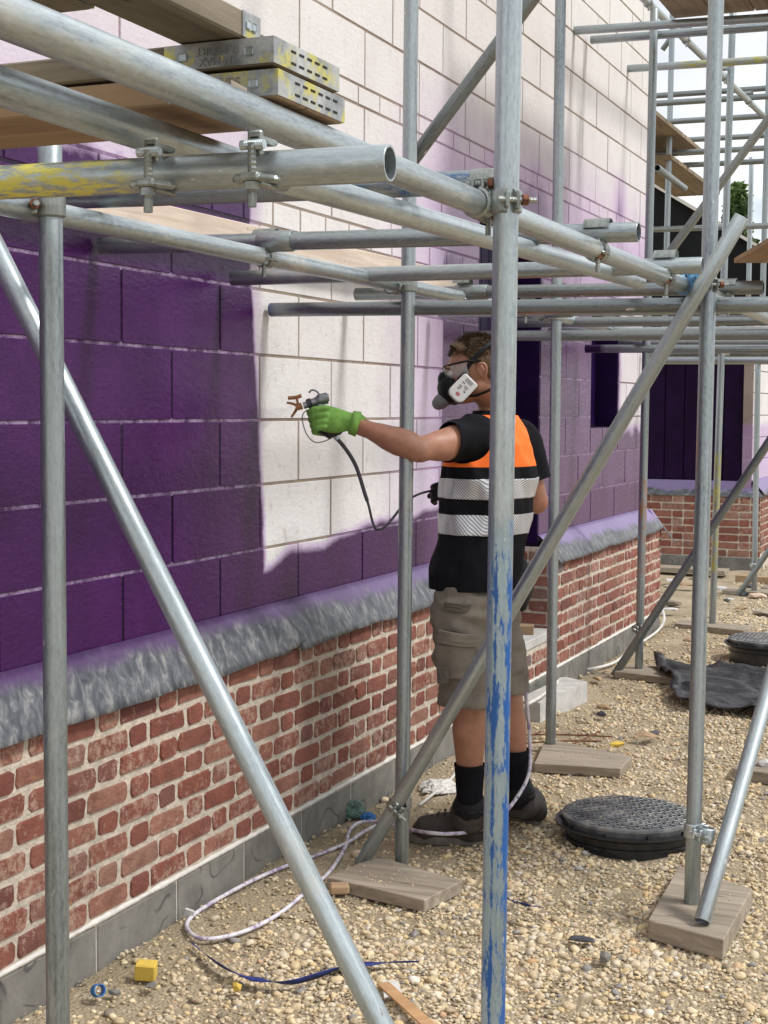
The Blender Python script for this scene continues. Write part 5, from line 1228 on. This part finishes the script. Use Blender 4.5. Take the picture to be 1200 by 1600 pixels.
for sg in (1, -1):
    mp('head_strap', strapm([H(.078, sg*.058, -.030), H(.050, sg*.070, .000), H(.020, sg*.0785, .030), H(-.020, sg*.0845, .062), H(-.060, sg*.074, .085), H(-.09, sg*.040, .088), H(-.105, 0, .085)]), 'rubber_black')
    mp('neck_strap', strapm([H(.050, sg*.064, -.072), H(.020, sg*.066, -.078), H(-.020, sg*.070, -.072), H(-.055, sg*.062, -.062), H(-.085, sg*.02, -.055)], .006), 'rubber_black')
def gog():
    v, f = [], []; n = 20
    for i in range(n+1):
        a = -1.25+2.5*i/n
        for (r_, u_) in ((.098, .042), (.104, .030), (.106, .012), (.100, -.004)): v.append(H(-.004+cos(a)*(r_+.006), sin(a)*(.083), u_))
    for i in range(n):
        for k in range(3): f.append((i*4+k, i*4+k+1, (i+1)*4+k+1, (i+1)*4+k))
    return mesh('visor', v, f)
gg = mp('goggles', gog(), 'visor', th=.0015, smooth=True)
mp('goggle_frame', sweep(path([H(-.004+cos(a)*.105, sin(a)*.0845, .043) for a in [-1.35+2.7*i/12 for i in range(13)]], 3), .0035, 8), 'rubber_black', gg, smooth=True)
for sg in (1, -1): mp('goggle_arm', sweep([H(.022, sg*.083, .042), H(-.02, sg*.084, .036)], .004, 6), 'rubber_black', gg)
# ------------------------------------------------------------------ spray gun
gun = empty('spray_gun', q_(500, 645, 5.11), 'grey airless spray gun with brown tip held in the green glove', 'spray gun')
gI = Matrix.Translation(-q_(500, 645, 5.11))
def gp(name, me, mat, **k):
    o = link(name, me, mat, gun, smooth=True, **k); o.matrix_parent_inverse = gI; me.set_sharp_from_angle(angle=radians(35)); return o
G_ = lambda x, y, dd=5.115: q_(x, y, dd)
gp('barrel', sweep(path([G_(512, 622), G_(502, 624), G_(492, 628), G_(484, 631), G_(474, 634)], 3), lambda t: .020 if t < .35 else (.015 if t < .7 else .012), 14), 'gun_steel')
gp('collar', sweep([G_(487, 629), G_(480, 632)], .0175, 16), 'hose_dark')
gp('rear_cap', sweep([G_(514, 621), G_(508, 622)], .013, 8), 'gun_steel')
gp('hook', sweep(path([G_(500, 622), G_(498, 615), G_(492, 610), G_(486, 610), G_(483, 614)], 4), .0035, 8), 'gun_steel')
gp('tip_guard', sweep(path([G_(472, 634), G_(466, 636), G_(462, 637)], 3), lambda t: .012-.002*t, 12), 'gun_brown')
for pts in ([(464, 634), (458, 631), (448, 629)], [(464, 638), (460, 645), (455, 652)]): gp('guard_wing', sweep(path([G_(*p) for p in pts], 4), lambda t: .0055*(1-.3*t), 8), 'gun_brown')
gp('tip_handle', joinmesh([sweep([G_(466, 636), G_(464, 622)], .0045, 8), sweep([G_(471, 618), G_(463, 621), G_(450, 622)], .0065, 8)]), 'gun_brown')
gp('handle', sweep(path([G_(500, 632), G_(504, 650), G_(512, 668), G_(520, 680)], 4), .014, 10), 'gun_steel')
gp('trigger_guard', sweep(path([G_(480, 640), G_(473, 648), G_(473, 660), G_(480, 680), G_(492, 691), G_(505, 690), G_(519, 684)], 4), .0022, 6), 'gun_steel')
gp('hose_swivel', sweep([G_(519, 676), G_(524, 683), G_(528, 687)], .009, 8), 'coupler_bright' if 'coupler_bright' in MT else 'gun_steel')
hp_ = [G_(528, 687), G_(535, 695), G_(546, 710), G_(556, 728), G_(563, 748), G_(569, 768), G_(576, 790), G_(582, 815), G_(588, 827), G_(600, 824), G_(615, 808, 5.15), G_(632, 786, 5.25), G_(650, 774, 5.38), G_(668, 768, 5.48), G_(684, 766, 5.51), G_(700, 768, 5.56)]
cable('whip_hose', hp_, .005, 'hose_dark', 'thin dark hose drooping from the spray gun to the gloved right hand', 'hose', rr=lambda t: .0068 if t < .38 else .0045)
# fine purple mist from the tip to the wall
mist = NB('mist'); mist.nt.nodes.remove(mist.b); vo = mist.n('ShaderNodeVolumePrincipled'); vo.inputs['Color'].default_value = (.30, .20, .42, 1); vo.inputs['Density'].default_value = 9; mist.nt.links.new(vo.outputs[0], [n for n in mist.nt.nodes if n.type == 'OUTPUT_MATERIAL'][0].inputs['Volume'])
tip = G_(458, 637); tgt = at(405, 655, X=.012); mme = loft([tip, tip.lerp(tgt, .5), tgt], [(.004, .002), (.022, .006), (.045, .012)], ZZ, caps=False, seg=14)
mo = link('spray_mist', mme, mist.m); tag(mo, 'faint purple paint mist leaving the tip of the spray gun', 'mist', kind='stuff')
print('blocks', nb, 'objects', len(COL.objects), 'tris', sum(len(o.data.polygons)*2 for o in COL.objects if o.type == 'MESH'))
